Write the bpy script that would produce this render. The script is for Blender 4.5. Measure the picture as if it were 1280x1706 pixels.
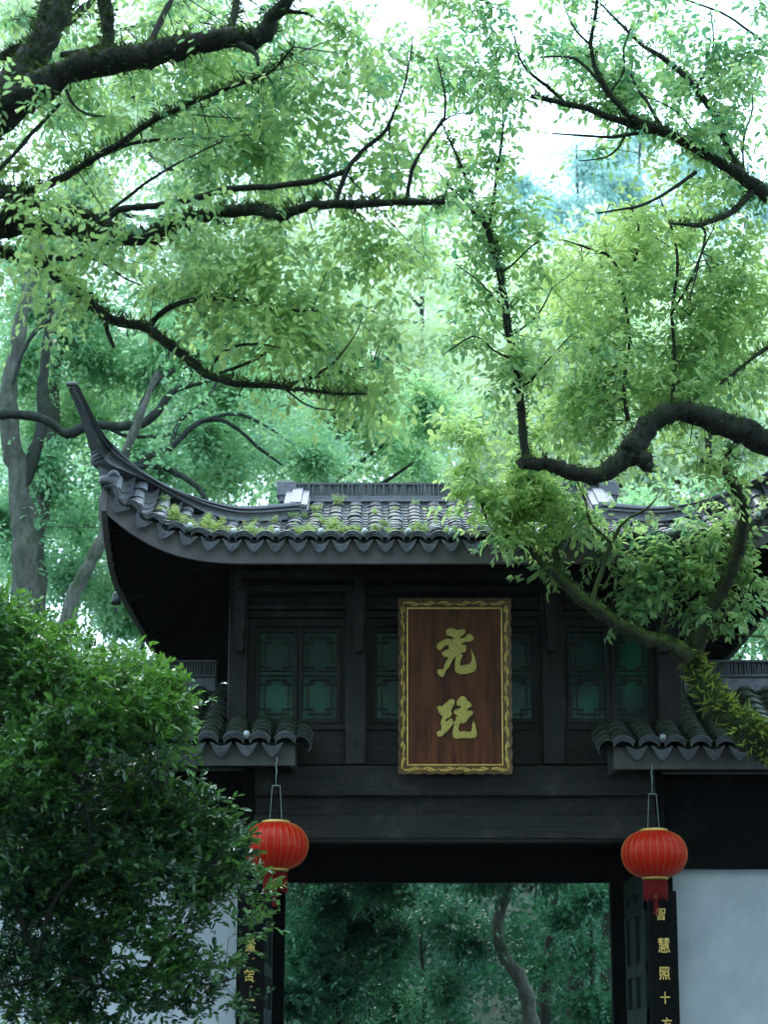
import bpy, math, random
import numpy as np
from mathutils import Vector, Matrix

# ------------------------------------------------------------------ clear, camera, light
for o in list(bpy.data.objects):
    bpy.data.objects.remove(o)
SC = bpy.context.scene
COL = SC.collection
rnd = random.Random(7)
RNG = np.random.default_rng(7)

F = 3500.0                                   # focal length in photograph pixels
PITCH = math.radians(14.53)
CAM = Vector((0, 0, 1.6))
cp, sp = math.cos(PITCH), math.sin(PITCH)

cam_d = bpy.data.cameras.new('camera')
cam = bpy.data.objects.new('camera', cam_d)
COL.objects.link(cam)
cam.location = CAM
cam.rotation_euler = (math.pi / 2 + PITCH, 0, 0)
cam_d.sensor_fit = 'VERTICAL'
cam_d.sensor_height = 36.0
cam_d.lens = 36.0 * F / 1706.0
cam_d.clip_start = 0.1
cam_d.clip_end = 2000
cam_d.dof.use_dof = True
cam_d.dof.focus_distance = 19.6
cam_d.dof.aperture_fstop = 2.4
SC.camera = cam

world = bpy.data.worlds.new('World')
SC.world = world
world.use_nodes = True
wn = world.node_tree
wn.nodes.clear()
w_out = wn.nodes.new('ShaderNodeOutputWorld')
w_bg = wn.nodes.new('ShaderNodeBackground')
w_sky = wn.nodes.new('ShaderNodeTexSky')
w_sky.sky_type = 'NISHITA'
w_sky.sun_disc = False
SUN_EL, SUN_ROT = math.radians(58), math.radians(-18)
w_sky.sun_elevation = SUN_EL
w_sky.sun_rotation = SUN_ROT
w_sky.air_density = 1.0
w_sky.dust_density = 3.0
w_mix = wn.nodes.new('ShaderNodeMix')
w_mix.data_type = 'RGBA'
w_mix.inputs[0].default_value = 0.85         # a closed deck of cloud over the blue
w_mix.inputs[7].default_value = (12.6, 17.6, 21.5, 1)
wn.links.new(w_sky.outputs[0], w_mix.inputs[6])
wn.links.new(w_mix.outputs[2], w_bg.inputs[0])
w_bg.inputs[1].default_value = 0.13
wn.links.new(w_bg.outputs[0], w_out.inputs[0])

sun_d = bpy.data.lights.new('sun', 'SUN')
sun_d.energy = 1.4
sun_d.angle = math.radians(25)
sun_d.color = (1.0, 0.97, 0.9)
sun = bpy.data.objects.new('sun', sun_d)
COL.objects.link(sun)
sdir = Vector((math.cos(SUN_EL) * math.sin(-SUN_ROT) * -1, math.cos(SUN_EL) * math.cos(SUN_ROT), math.sin(SUN_EL)))
sun.rotation_euler = sdir.to_track_quat('Z', 'Y').to_euler()
sun.location = (0, 30, 40)

SC.view_settings.view_transform = 'Standard'
SC.view_settings.look = 'None'
SC.view_settings.exposure = 0.62
SC.view_settings.gamma = 1.0
SC.render.engine = 'CYCLES'
SC.cycles.use_denoising = True
SC.cycles.max_bounces = 12
SC.cycles.diffuse_bounces = 8
SC.cycles.glossy_bounces = 2
SC.cycles.transmission_bounces = 8
SC.cycles.transparent_max_bounces = 4
SC.cycles.volume_bounces = 1
SC.cycles.caustics_reflective = False
SC.cycles.caustics_refractive = False


def P(px, py, Y):
    """world point at depth Y seen at photograph pixel (px, py)"""
    a, b = (px - 640) / F, (853 - py) / F
    d = Vector((a, cp - b * sp, sp + b * cp))
    return CAM + d * (Y / d.y)


def px_size(p):
    """metres per photograph pixel at world point p"""
    return ((p[1]) * cp + (p[2] - 1.6) * sp) / F


# ------------------------------------------------------------------ materials
def new_mat(name):
    m = bpy.data.materials.new(name)
    m.use_nodes = True
    nt = m.node_tree
    nt.nodes.clear()
    return m, nt


def nd(nt, t, **kw):
    n = nt.nodes.new(t)
    for k, v in kw.items():
        setattr(n, k, v)
    return n


def mixcol(nt, fac, a, b):
    n = nd(nt, 'ShaderNodeMix', data_type='RGBA')
    for sock, v in ((n.inputs[0], fac), (n.inputs[6], a), (n.inputs[7], b)):
        if hasattr(v, 'node'):
            nt.links.new(v, sock)
        elif isinstance(v, (int, float)):
            sock.default_value = v
        else:
            sock.default_value = (*v, 1) if len(v) == 3 else v
    return n.outputs[2]


def noise(nt, scale, detail=4, rough=.6, stretch=None, vec=None):
    tc = nd(nt, 'ShaderNodeNewGeometry').outputs['Position'] if vec is None else vec
    if stretch:
        mp = nd(nt, 'ShaderNodeMapping')
        mp.inputs['Scale'].default_value = stretch
        nt.links.new(tc, mp.inputs[0])
        tc = mp.outputs[0]
    n = nd(nt, 'ShaderNodeTexNoise')
    n.inputs['Scale'].default_value = scale
    n.inputs['Detail'].default_value = detail
    n.inputs['Roughness'].default_value = rough
    nt.links.new(tc, n.inputs['Vector'])
    return n.outputs['Fac']


def ramp(nt, fac, lo, hi, smooth=True):
    n = nd(nt, 'ShaderNodeMapRange', interpolation_type='SMOOTHSTEP' if smooth else 'LINEAR')
    nt.links.new(fac, n.inputs[0])
    n.inputs[1].default_value = lo
    n.inputs[2].default_value = hi
    return n.outputs[0]


def math_n(nt, op, a, b):
    n = nd(nt, 'ShaderNodeMath', operation=op)
    for s, v in ((n.inputs[0], a), (n.inputs[1], b)):
        if hasattr(v, 'node'):
            nt.links.new(v, s)
        else:
            s.default_value = v
    return n.outputs[0]


def finish(nt, color, rough=.6, spec=.5, bump=None, bump_d=.01, bump_s=.5, metal=0.0, coat=0.0):
    b = nd(nt, 'ShaderNodeBsdfPrincipled')
    for key, v in (('Base Color', color), ('Roughness', rough), ('Metallic', metal)):
        if hasattr(v, 'node'):
            nt.links.new(v, b.inputs[key])
        elif isinstance(v, (int, float)):
            b.inputs[key].default_value = v
        else:
            b.inputs[key].default_value = (*v, 1)
    b.inputs['Specular IOR Level'].default_value = spec
    b.inputs['Coat Weight'].default_value = coat
    if bump is not None:
        bn = nd(nt, 'ShaderNodeBump')
        bn.inputs['Distance'].default_value = bump_d
        bn.inputs['Strength'].default_value = bump_s
        nt.links.new(bump, bn.inputs['Height'])
        nt.links.new(bn.outputs[0], b.inputs['Normal'])
    out = nd(nt, 'ShaderNodeOutputMaterial')
    nt.links.new(b.outputs[0], out.inputs[0])
    return b


def up_mask(nt, lo=.2, hi=.9):
    g = nd(nt, 'ShaderNodeNewGeometry')
    s = nd(nt, 'ShaderNodeSeparateXYZ')
    nt.links.new(g.outputs['Normal'], s.inputs[0])
    return ramp(nt, s.outputs[2], lo, hi)


def m_wood(name, a, b, scale=9, vertical=False, rough=.55, grey=None, spec=.22):
    m, nt = new_mat(name)
    st = (1, 1, .06) if vertical else (.06, 1, 1)
    f = noise(nt, scale * 4, 5, .65, st)
    c = mixcol(nt, ramp(nt, f, .3, .7), a, b)
    w = noise(nt, 3.0, 5, .7)
    c = mixcol(nt, math_n(nt, 'MULTIPLY', ramp(nt, w, .5, .75), .8), c, grey or [x * 2.4 for x in b])
    finish(nt, c, rough, spec, f, .006, .8)
    return m


def m_tile(name, a, b, moss, moss_amt, rough=.38, relief=False):
    m, nt = new_mat(name)
    oi = nd(nt, 'ShaderNodeObjectInfo')
    f = noise(nt, 14, 6, .7)
    c = mixcol(nt, ramp(nt, f, .3, .7), a, b)
    c = mixcol(nt, math_n(nt, 'MULTIPLY', oi.outputs['Random'], .45), c, [x * .45 for x in a])
    g = noise(nt, 5, 6, .72)
    up = up_mask(nt, .1, .8)
    mm = math_n(nt, 'MULTIPLY', ramp(nt, g, .62 - .3 * moss_amt, .74 - .25 * moss_amt), up)
    c = mixcol(nt, mm, c, moss)
    li = noise(nt, 45, 3, .6)
    c = mixcol(nt, math_n(nt, 'MULTIPLY', ramp(nt, li, .62, .72), .35), c, (.16, .18, .17))
    h_ = noise(nt, 60, 5, .7)
    if relief:                                   # pressed pattern on the tile ends
        tc = nd(nt, 'ShaderNodeTexCoord')
        vo = nd(nt, 'ShaderNodeTexVoronoi', feature='DISTANCE_TO_EDGE')
        vo.inputs['Scale'].default_value = 62
        nt.links.new(tc.outputs['Object'], vo.inputs['Vector'])
        h_ = ramp(nt, vo.outputs['Distance'], .0, .22)
    finish(nt, c, rough, .5, h_, .010 if relief else .006, .8)
    return m


def m_leaf(name, dark, light, trans_mul=1.4, trans=.42, rough=.4, spec=.45, tcol=None):
    m, nt = new_mat(name)
    at = nd(nt, 'ShaderNodeAttribute', attribute_name='leaf_tint')
    c = mixcol(nt, at.outputs['Fac'], dark, light)
    b = nd(nt, 'ShaderNodeBsdfPrincipled')
    nt.links.new(c, b.inputs['Base Color'])
    b.inputs['Roughness'].default_value = rough
    b.inputs['Specular IOR Level'].default_value = spec
    t = nd(nt, 'ShaderNodeBsdfTranslucent')
    mul = nd(nt, 'ShaderNodeVectorMath', operation='MULTIPLY')
    nt.links.new(c, mul.inputs[0])
    mul.inputs[1].default_value = tcol or (trans_mul * 1.1, trans_mul, trans_mul * .8)
    nt.links.new(mul.outputs[0], t.inputs[0])
    mx = nd(nt, 'ShaderNodeMixShader')
    mx.inputs[0].default_value = trans
    nt.links.new(b.outputs[0], mx.inputs[1])
    nt.links.new(t.outputs[0], mx.inputs[2])
    out = nd(nt, 'ShaderNodeOutputMaterial')
    nt.links.new(mx.outputs[0], out.inputs[0])
    return m


def m_bark(name, a, b, moss=(.05, .09, .02), amt=.5, scale=12):
    m, nt = new_mat(name)
    f = noise(nt, scale, 7, .72, (1, 1, .35))
    c = mixcol(nt, ramp(nt, f, .32, .68), a, b)
    g = noise(nt, 4, 6, .7)
    mm = math_n(nt, 'MULTIPLY', ramp(nt, g, .66 - .35 * amt, .8 - .3 * amt), up_mask(nt, -.6, .5))
    c = mixcol(nt, mm, c, moss)
    finish(nt, c, .8, .25, f, .05, 1.0)
    return m


def m_plain(name, c, rough=.5, spec=.5, metal=0., var=.25, scale=8, bump=.003):
    m, nt = new_mat(name)
    f = noise(nt, scale, 5, .65)
    cc = mixcol(nt, ramp(nt, f, .3, .7), [x * (1 - var) for x in c], [min(1, x * (1 + var)) for x in c])
    finish(nt, cc, rough, spec, noise(nt, scale * 6, 4, .6), bump, .5, metal)
    return m


M = {}
M['wood'] = m_wood('dark_stained_wood', (.010, .0095, .010), (.027, .023, .022), vertical=False)
M['wood_v'] = m_wood('dark_stained_wood_upright', (.010, .0095, .010), (.027, .023, .022), vertical=True)
M['black'] = m_wood('black_shaded_wood', (.003, .0035, .004), (.006, .006, .0065), vertical=True, rough=.7, spec=.08)  # near-black wood; its colour also paints the shade under eaves and in passage
M['fascia'] = m_plain('weathered_purple_brown_fascia', (.115, .095, .105), .6, .4, var=.18, scale=5)
M['fascia_low'] = m_plain('weathered_grey_fascia', (.062, .056, .058), .6, .4, var=.22, scale=5)
M['tile'] = m_tile('wet_grey_clay_tile', (.06, .062, .075), (.15, .15, .175), (.055, .085, .03), .35)
M['tile_moss'] = m_tile('mossy_clay_tile', (.04, .046, .048), (.085, .09, .095), (.03, .05, .018), .95, .45)
M['tile_end'] = m_tile('moulded_tile_end', (.13, .13, .155), (.26, .26, .31), (.05, .08, .03), .1, .38, True)  # paler than the tiles: the sky light they catch is put into colour
M['render'] = m_tile('smooth_grey_ridge_render', (.12, .118, .148), (.21, .204, .245), (.10, .14, .06), .22, .42)
M['ridge_dark'] = m_plain('dark_stacked_ridge_tile', (.10, .105, .115), .6, .4)
m, nt = new_mat('white_lime_plaster')
c = mixcol(nt, ramp(nt, noise(nt, 2.2, 6, .7), .3, .7), (.50, .53, .59), (.62, .645, .70))
st = noise(nt, 5, 6, .7, (1, 1, .08))
c = mixcol(nt, math_n(nt, 'MULTIPLY', ramp(nt, st, .55, .78), .4), c, (.40, .45, .48))
c = mixcol(nt, math_n(nt, 'MULTIPLY', ramp(nt, noise(nt, 38, 3, .6), .68, .76), .25), c, (.35, .40, .38))
finish(nt, c, .9, .2, noise(nt, 30, 5, .7), .004, .6)
M['plaster'] = m
M['gold'] = m_plain('aged_gold_leaf', (.78, .52, .15), .34, .5, .5, var=.25, scale=30)
M['gold_dull'] = m_plain('olive_gold_paint', (.60, .46, .12), .6, .4, .1, var=.2, scale=40)
M['frame_red'] = m_plain('dark_red_lacquer', (.15, .075, .028), .45, .5)
M['horn'] = m_plain('stain_and_shade_ridge_render', (.028, .029, .034), .35, .5, var=.4, scale=14)  # black stain and the shade of its down-facing sides share this dark colour
M['plaque'] = m_wood('reddish_plank', (.05, .012, .006), (.19, .055, .018), 3, True, .5, (.16, .05, .02))
M['ground'] = m_plain('forest_soil', (.014, .026, .014), .9, .2, var=.5, scale=1.2, bump=.03)
M['paving'] = m_plain('grey_paving_stone', (.16, .16, .15), .7, .3, var=.3, scale=3)
M['rib'] = m_plain('thin_gilt_rib', (.55, .26, .07), .3, .6, .6)
M['wire'] = m_plain('grey_green_wire', (.16, .20, .18), .5, .5)
M['bell'] = m_plain('dark_bronze', (.03, .035, .035), .45, .5, .6)
M['knob'] = m_plain('pale_glazed_knob', (.42, .45, .48), .25, .6)
M['door'] = m_wood('dark_green_door_wood', (.008, .017, .016), (.016, .03, .027), vertical=True)
M['knock'] = m_plain('yellow_dry_petal', (.45, .28, .08), .7, .3)

m, nt = new_mat('red_lantern_silk')
f = noise(nt, 60, 3, .6)
b = nd(nt, 'ShaderNodeBsdfPrincipled')
nt.links.new(mixcol(nt, f, (.56, .012, .004), (.76, .022, .006)), b.inputs['Base Color'])
b.inputs['Roughness'].default_value = .38
b.inputs['Specular IOR Level'].default_value = .3
t = nd(nt, 'ShaderNodeBsdfTranslucent')
t.inputs[0].default_value = (.85, .04, .015, 1)
mx = nd(nt, 'ShaderNodeMixShader')
mx.inputs[0].default_value = .3
nt.links.new(b.outputs[0], mx.inputs[1])
nt.links.new(t.outputs[0], mx.inputs[2])
out = nd(nt, 'ShaderNodeOutputMaterial')
nt.links.new(mx.outputs[0], out.inputs[0])
M['silk'] = m
M['tassel'] = m_plain('red_tassel_thread', (.20, .008, .008), .8, .2, scale=60)

m, nt = new_mat('tree_glow_window_glass')
f = noise(nt, 1.6, 3, .5)
finish(nt, mixcol(nt, ramp(nt, f, .4, .65), (.006, .035, .034), (.014, .12, .075)), .22, .35)  # green patches stand in for trees reflected in and seen through the panes
M['glass'] = m

M['leaf_bright'] = m_leaf('young_camphor_leaf', (.085, .24, .125), (.42, .54, .20), 1.6, .5, .33, .5, (1.6, 1.6, 1.45))
M['leaf_top'] = m_leaf('high_camphor_leaf', (.04, .11, .05), (.12, .22, .085), 1.4, .5, .4)
M['leaf_mid'] = m_leaf('mid_green_broad_leaf', (.12, .32, .20), (.34, .54, .29), 1.6, .5, .45)  # mid-green range for the nearer background trees
M['leaf_far'] = m_leaf('hazed_canopy_leaf', (.36, .56, .48), (.68, .80, .62), 1.2, .5, .6, .3)  # haze over the farther trees painted in as pale mint
M['leaf_conifer'] = m_leaf('hazed_metasequoia_needle', (.22, .42, .44), (.40, .58, .60), 1.5, .45, .6, .3)  # distance haze put into the pale blue-green of the needles
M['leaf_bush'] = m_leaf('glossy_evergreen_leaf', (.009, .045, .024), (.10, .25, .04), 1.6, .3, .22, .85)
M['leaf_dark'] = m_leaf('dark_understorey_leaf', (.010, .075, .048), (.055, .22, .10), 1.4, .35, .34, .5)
M['leaf_fern'] = m_leaf('roof_fern', (.14, .26, .09), (.46, .58, .20), 1.3, .4, .5)
M['moss_blade'] = m_leaf('moss_and_fern_blade', (.022, .05, .012), (.09, .16, .025), 1.2, .3, .6)
M['moss_blade_lit'] = m_leaf('light_boosted_fern_blade', (.12, .19, .035), (.42, .52, .10), 1.3, .4, .6)  # brighter copy of the blades, with the light on the trunk in its colour
M['bark_dark'] = m_bark('wet_black_bark', (.006, .007, .006), (.030, .028, .023), (.022, .040, .010), .6)
M['bark_moss'] = m_bark('mossy_bark', (.03, .03, .02), (.07, .065, .04), (.10, .15, .03), .95)
M['bark_grey'] = m_bark('grey_lichen_bark', (.045, .052, .042), (.135, .14, .115), (.035, .06, .02), .45)
M['bark_far'] = m_bark('brown_far_bark', (.012, .018, .014), (.035, .042, .034), (.03, .055, .025), .4)

# ------------------------------------------------------------------ object helpers
WLOC = {}


def wl(o):
    return WLOC.get(o.name, Vector((0, 0, 0))) if o is not None else Vector((0, 0, 0))


def thing(name, label, cat, loc=(0, 0, 0), group=None):
    o = bpy.data.objects.new(name, None)
    o.empty_display_size = .2
    COL.objects.link(o)
    o.location = loc
    WLOC[o.name] = Vector(loc)
    o['label'] = label
    o['category'] = cat
    if group:
        o['group'] = group
    return o


def link(name, me, parent=None, loc=None, rot=None, kind=None, label=None):
    o = bpy.data.objects.new(name, me)
    COL.objects.link(o)
    w = Vector((0, 0, 0)) if loc is None else Vector(loc)
    if parent is not None:
        o.parent = parent
        if loc is not None:
            o.location = w - wl(parent)
            WLOC[o.name] = w
        else:
            WLOC[o.name] = wl(parent).copy()
    else:
        o.location = w
        WLOC[o.name] = w
    if rot is not None:
        o.rotation_mode = 'QUATERNION'
        o.rotation_quaternion = rot
    if kind:
        o['kind'] = kind
    if label:
        o['label'] = label
    return o


class MB:
    def __init__(s):
        s.v, s.f, s.sm = [], [], []

    def add(s, vs, fs, smooth=False):
        n = len(s.v)
        s.v += [tuple(v) for v in vs]
        s.f += [tuple(i + n for i in f) for f in fs]
        s.sm += [smooth] * len(fs)
        return s

    def box(s, x0, x1, y0, y1, z0, z1, bev=0.0):
        if bev <= 0:
            vs = [(x, y, z) for x in (x0, x1) for y in (y0, y1) for z in (z0, z1)]
            return s.add(vs, [(0, 1, 3, 2), (4, 6, 7, 5), (0, 4, 5, 1), (2, 3, 7, 6), (0, 2, 6, 4), (1, 5, 7, 3)])
        b = min(bev, (x1 - x0) * .45, (y1 - y0) * .45, (z1 - z0) * .45)
        # bevelled box: chamfered along every edge
        import itertools
        vs, ix = [], {}
        for cx, cy, cz in itertools.product((0, 1), repeat=3):
            X, Y, Z = (x0, x1)[cx], (y0, y1)[cy], (z0, z1)[cz]
            dx, dy, dz = (b, -b)[cx], (b, -b)[cy], (b, -b)[cz]
            for a, p in (('x', (X, Y + dy, Z + dz)), ('y', (X + dx, Y, Z + dz)), ('z', (X + dx, Y + dy, Z))):
                ix[(cx, cy, cz, a)] = len(vs)
                vs.append(p)
        g = lambda *k: ix[k]
        fs = []
        for c in (0, 1):
            fs.append((g(c, 0, 0, 'x'), g(c, 1, 0, 'x'), g(c, 1, 1, 'x'), g(c, 0, 1, 'x')))
            fs.append((g(0, c, 0, 'y'), g(1, c, 0, 'y'), g(1, c, 1, 'y'), g(0, c, 1, 'y')))
            fs.append((g(0, 0, c, 'z'), g(1, 0, c, 'z'), g(1, 1, c, 'z'), g(0, 1, c, 'z')))
        for a in (0, 1):
            for c in (0, 1):
                fs.append((g(0, a, c, 'y'), g(1, a, c, 'y'), g(1, a, c, 'z'), g(0, a, c, 'z')))
                fs.append((g(a, 0, c, 'x'), g(a, 1, c, 'x'), g(a, 1, c, 'z'), g(a, 0, c, 'z')))
                fs.append((g(a, c, 0, 'x'), g(a, c, 1, 'x'), g(a, c, 1, 'y'), g(a, c, 0, 'y')))
        for c in itertools.product((0, 1), repeat=3):
            fs.append((g(*c, 'x'), g(*c, 'y'), g(*c, 'z')))
        return s.add(vs, fs)

    def beam(s, a, b, w, h, up=(0, 0, 1)):
        """rectangular bar from a to b"""
        a, b = Vector(a), Vector(b)
        d = (b - a).normalized()
        side = d.cross(Vector(up)).normalized()
        u = side.cross(d).normalized()
        vs = []
        for p in (a, b):
            for i, j in ((-1, -1), (1, -1), (1, 1), (-1, 1)):
                vs.append(p + side * (w / 2 * i) + u * (h / 2 * j))
        return s.add(vs, [(0, 3, 2, 1), (4, 5, 6, 7), (0, 1, 5, 4), (1, 2, 6, 5), (2, 3, 7, 6), (3, 0, 4, 7)])

    def loft(s, rings, closed=True, cap=True, smooth=False):
        n = len(rings[0])
        vs = [p for r in rings for p in r]
        fs = []
        for i in range(len(rings) - 1):
            for j in range(n if closed else n - 1):
                k = (j + 1) % n
                fs.append((i * n + j, i * n + k, (i + 1) * n + k, (i + 1) * n + j))
        s.add(vs, fs, smooth)
        if cap and closed:
            s.add(rings[0], [tuple(range(n - 1, -1, -1))])
            s.add(rings[-1], [tuple(range(n))])
        return s

    def tube(s, pts, rad, n=6, rough=0.0, smooth=True):
        pts = [Vector(p) for p in pts]
        rings, prev = [], Vector((.3, .1, 1))
        for i, p in enumerate(pts):
            d = (pts[min(i + 1, len(pts) - 1)] - pts[max(i - 1, 0)])
            if d.length < 1e-9:
                d = Vector((0, 0, 1))
            d.normalize()
            side = d.cross(prev)
            if side.length < .05:
                side = d.cross(Vector((1, 0, 0)))
            side.normalize()
            u = side.cross(d).normalized()
            prev = u
            r = rad[i] if hasattr(rad, '__len__') else rad
            ring = []
            for k in range(n):
                t = 2 * math.pi * k / n
                rr = r * (1 + rough * rnd.uniform(-1, 1))
                ring.append(p + side * (math.cos(t) * rr) + u * (math.sin(t) * rr))
            rings.append(ring)
        return s.loft(rings, True, True, smooth)

    def lathe(s, prof, cx=0, cy=0, n=24, smooth=True):
        rings = [[(cx + r * math.cos(2 * math.pi * k / n), cy + r * math.sin(2 * math.pi * k / n), z) for k in range(n)] for r, z in prof]
        return s.loft(rings, True, True, smooth)

    def mesh(s, name, mat, off=Vector((0, 0, 0))):
        me = bpy.data.meshes.new(name)
        me.from_pydata([(v[0] - off[0], v[1] - off[1], v[2] - off[2]) for v in s.v], [], s.f)
        if any(s.sm):
            me.polygons.foreach_set('use_smooth', s.sm)
        me.materials.append(mat)
        me.update()
        return me

    def build(s, name, mat, parent=None, kind=None, label=None):
        return link(name, s.mesh(name, mat, wl(parent)), parent, kind=kind, label=label)


def np_mesh(name, verts, faces, mat, tint=None, smooth=False):
    """fast mesh from arrays: verts (n,3), faces (m,k)"""
    me = bpy.data.meshes.new(name)
    nv, (nf, k) = len(verts), faces.shape
    me.vertices.add(nv)
    me.vertices.foreach_set('co', np.ascontiguousarray(verts, dtype=np.float32).ravel())
    me.loops.add(nf * k)
    me.loops.foreach_set('vertex_index', np.ascontiguousarray(faces, dtype=np.int32).ravel())
    me.polygons.add(nf)
    me.polygons.foreach_set('loop_start', np.arange(0, nf * k, k, dtype=np.int32))
    if smooth:
        me.polygons.foreach_set('use_smooth', np.ones(nf, dtype=bool))
    me.update(calc_edges=True)
    if tint is not None:
        a = me.attributes.new('leaf_tint', 'FLOAT', 'FACE')
        a.data.foreach_set('value', np.ascontiguousarray(tint, dtype=np.float32))
    me.materials.append(mat)
    return me


# ------------------------------------------------------------------ the ground and the hill behind
gx = np.linspace(-160, 160, 81)
gy = np.concatenate([np.linspace(-60, 30, 31), np.linspace(33, 160, 50), [220, 400, 900]])
GX, GY = np.meshgrid(gx, gy)


def ground_z(x, y):
    t = np.clip((y - 34) / 60, 0, 1)
    return 15 * t * t * (3 - 2 * t) + np.sin(x * .21 + y * .13) * .5 * t + np.sin(x * .07 - 1) * 2 * t


GZ = ground_z(GX, GY)
gv = np.stack([GX, GY, GZ], -1).reshape(-1, 3)
nx, ny = len(gx), len(gy)
ii, jj = np.meshgrid(np.arange(nx - 1), np.arange(ny - 1))
base = (jj * nx + ii).ravel()
gf = np.stack([base, base + 1, base + nx + 1, base + nx], -1)
g = link('ground', np_mesh('ground', gv, gf, M['ground'], smooth=True), kind='structure')
MB().box(-1.9, 3.2, -6, 33, -.12, .03).build('path', M['paving'], kind='structure')

# ------------------------------------------------------------------ gatehouse
XC = .66
gate = thing('gatehouse', 'dark wooden gatehouse with upturned grey tiled roof and lattice windows above the gateway', 'gatehouse', (XC, 20.3, 0))


def zy(py, Y):
    return P(640, py, Y).z


def xx(px, py, Y):
    return P(px, py, Y).x


# --- eave and hip curves of the main roof, left half; a = distance from the centre line
A = 3.23


def lift(r):
    return .5 * (max(0, 1.33 - r) / 1.33) ** 2.6


def eave(a):
    s = max(0, a - 1.9) / 1.33
    return Vector((a, 18.55 - .13 * s * s, 6.17 + lift(A - a)))


HB = [(489, 867), (399, 871), (342, 860), (305, 843), (267, 822), (230, 802), (195, 787), (166, 773), (158, 750), (150, 727), (134, 683), (116, 646)]
HT = [(489, 838), (399, 845), (342, 836), (305, 826), (262, 810), (228, 791), (200, 768), (181, 747), (170, 730), (159, 712), (142, 676), (128, 642)]
HY = [20.4, 19.92, 19.56, 19.35, 19.08, 18.86, 18.66, 18.50, 18.44, 18.40, 18.33, 18.27]


def to_a(p):
    return Vector((XC - p.x, p.y, p.z))


hb = [to_a(P(x, y, Y)) for (x, y), Y in zip(HB, HY)]
ht = [to_a(P(x, y, Y)) for (x, y), Y in zip(HT, HY)]
RIDGE_Y = 21.05
YREAR = 27.0
YWR = 25.6
RIDGE_Z = 7.10


def top_of_row(a):
    """where the tile row at distance a ends: at the ridge, or at the hip"""
    if a <= hb[0].x:
        return Vector((a, RIDGE_Y - .1, RIDGE_Z))
    pts = hb[:8]
    for p, q in zip(pts, pts[1:]):
        if a <= q.x:
            t = (a - p.x) / (q.x - p.x)
            return p.lerp(q, t)
    return pts[-1].copy()


def roof_pt(a, t):
    sgn = 1 if a >= 0 else -1
    e, T = eave(abs(a)), top_of_row(abs(a))
    p = e.lerp(T, t)
    p.z -= .10 * math.sin(math.pi * t) * min(1, (T - e).length / 2.4)
    return Vector((XC - sgn * p.x, p.y, p.z))       # a > 0 lies on the left


roof = link('roof', None, gate, loc=(XC, 20.3, 6.1))
roof_mb = MB()
for side in (1, -1):
    cols = [i * A / 40 for i in range(41)]
    rings = [[roof_pt(side * a, j / 12) - Vector((0, 0, .035)) for j in range(13)] for a in cols]
    roof_mb.loft(rings, closed=False, smooth=True)
    # side slope from the side eave up to the hip, the gable foot and the rear
    def se(y):
        d = min(y - 18.42, YREAR - y)
        return Vector((A - .10 * (1 - min(1, d / 1.33)) * 0, y, 6.17 + lift(d)))
    ys = [18.42 + i * (YREAR - .0 - 18.42) / 30 for i in range(31)]
    rings = []
    for y in ys:
        e = se(y)
        yy = y if y <= RIDGE_Y else RIDGE_Y - (y - RIDGE_Y) * (RIDGE_Y - 18.42) / (YREAR - RIDGE_Y)
        hp = hb[0]
        for p, q in zip(hb[:8], hb[1:8]):
            if q.y <= yy <= p.y:
                hp = p.lerp(q, (yy - p.y) / (q.y - p.y))
        if yy < hb[7].y:
            hp = hb[7]
        T = Vector((hp.x, y, hp.z))
        rings.append([Vector((XC - side * (e.x + (T.x - e.x) * t), y, e.z + (T.z - e.z) * t - .06 * math.sin(math.pi * t) - .036)) for t in (0, .25, .5, .75, 1)])
    roof_mb.loft(rings, closed=False, smooth=True)
# rear slope
rings = []
for i in range(41):
    a = -A + i * 2 * A / 40
    col = []
    for j in range(9):
        p = roof_pt(a, j / 8)
        col.append(Vector((p.x, RIDGE_Y + (RIDGE_Y - p.y) * (YREAR - RIDGE_Y) / (RIDGE_Y - 18.42), p.z - .037)))
    rings.append(col)
roof_mb.loft(rings, closed=False, smooth=True)
# gable triangles above the side slopes
for side in (1, -1):
    x = XC - side * hb[0].x
    zb = hb[0].z - .1
    roof_mb.add([(x, 19.9, zb), (x, 2 * RIDGE_Y - 19.9, zb), (x, RIDGE_Y, RIDGE_Z)], [(0, 1, 2)])
roof_mb.build('roof_bedding', M['tile'], roof)


def arc_tile(w, L, h, th=.013, n=6, taper=.9):
    """a shallow curved clay tile, its upper end tucked under the next one; +y runs up the slope"""
    mb = MB()
    def ring(y, ww, hh, dz):
        out, inn = [], []
        for k in range(n + 1):
            t = math.pi * (k / n)
            x = -math.cos(t) * ww / 2
            z = math.sin(t) ** .8 * hh + dz
            out.append((x, y, z))
            inn.append((x * .88, y, z - th))
        return out + inn[::-1]
    return mb.loft([ring(0, w, h, .012), ring(L, w * taper, h * .92, -.004)], True, True)


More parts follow.
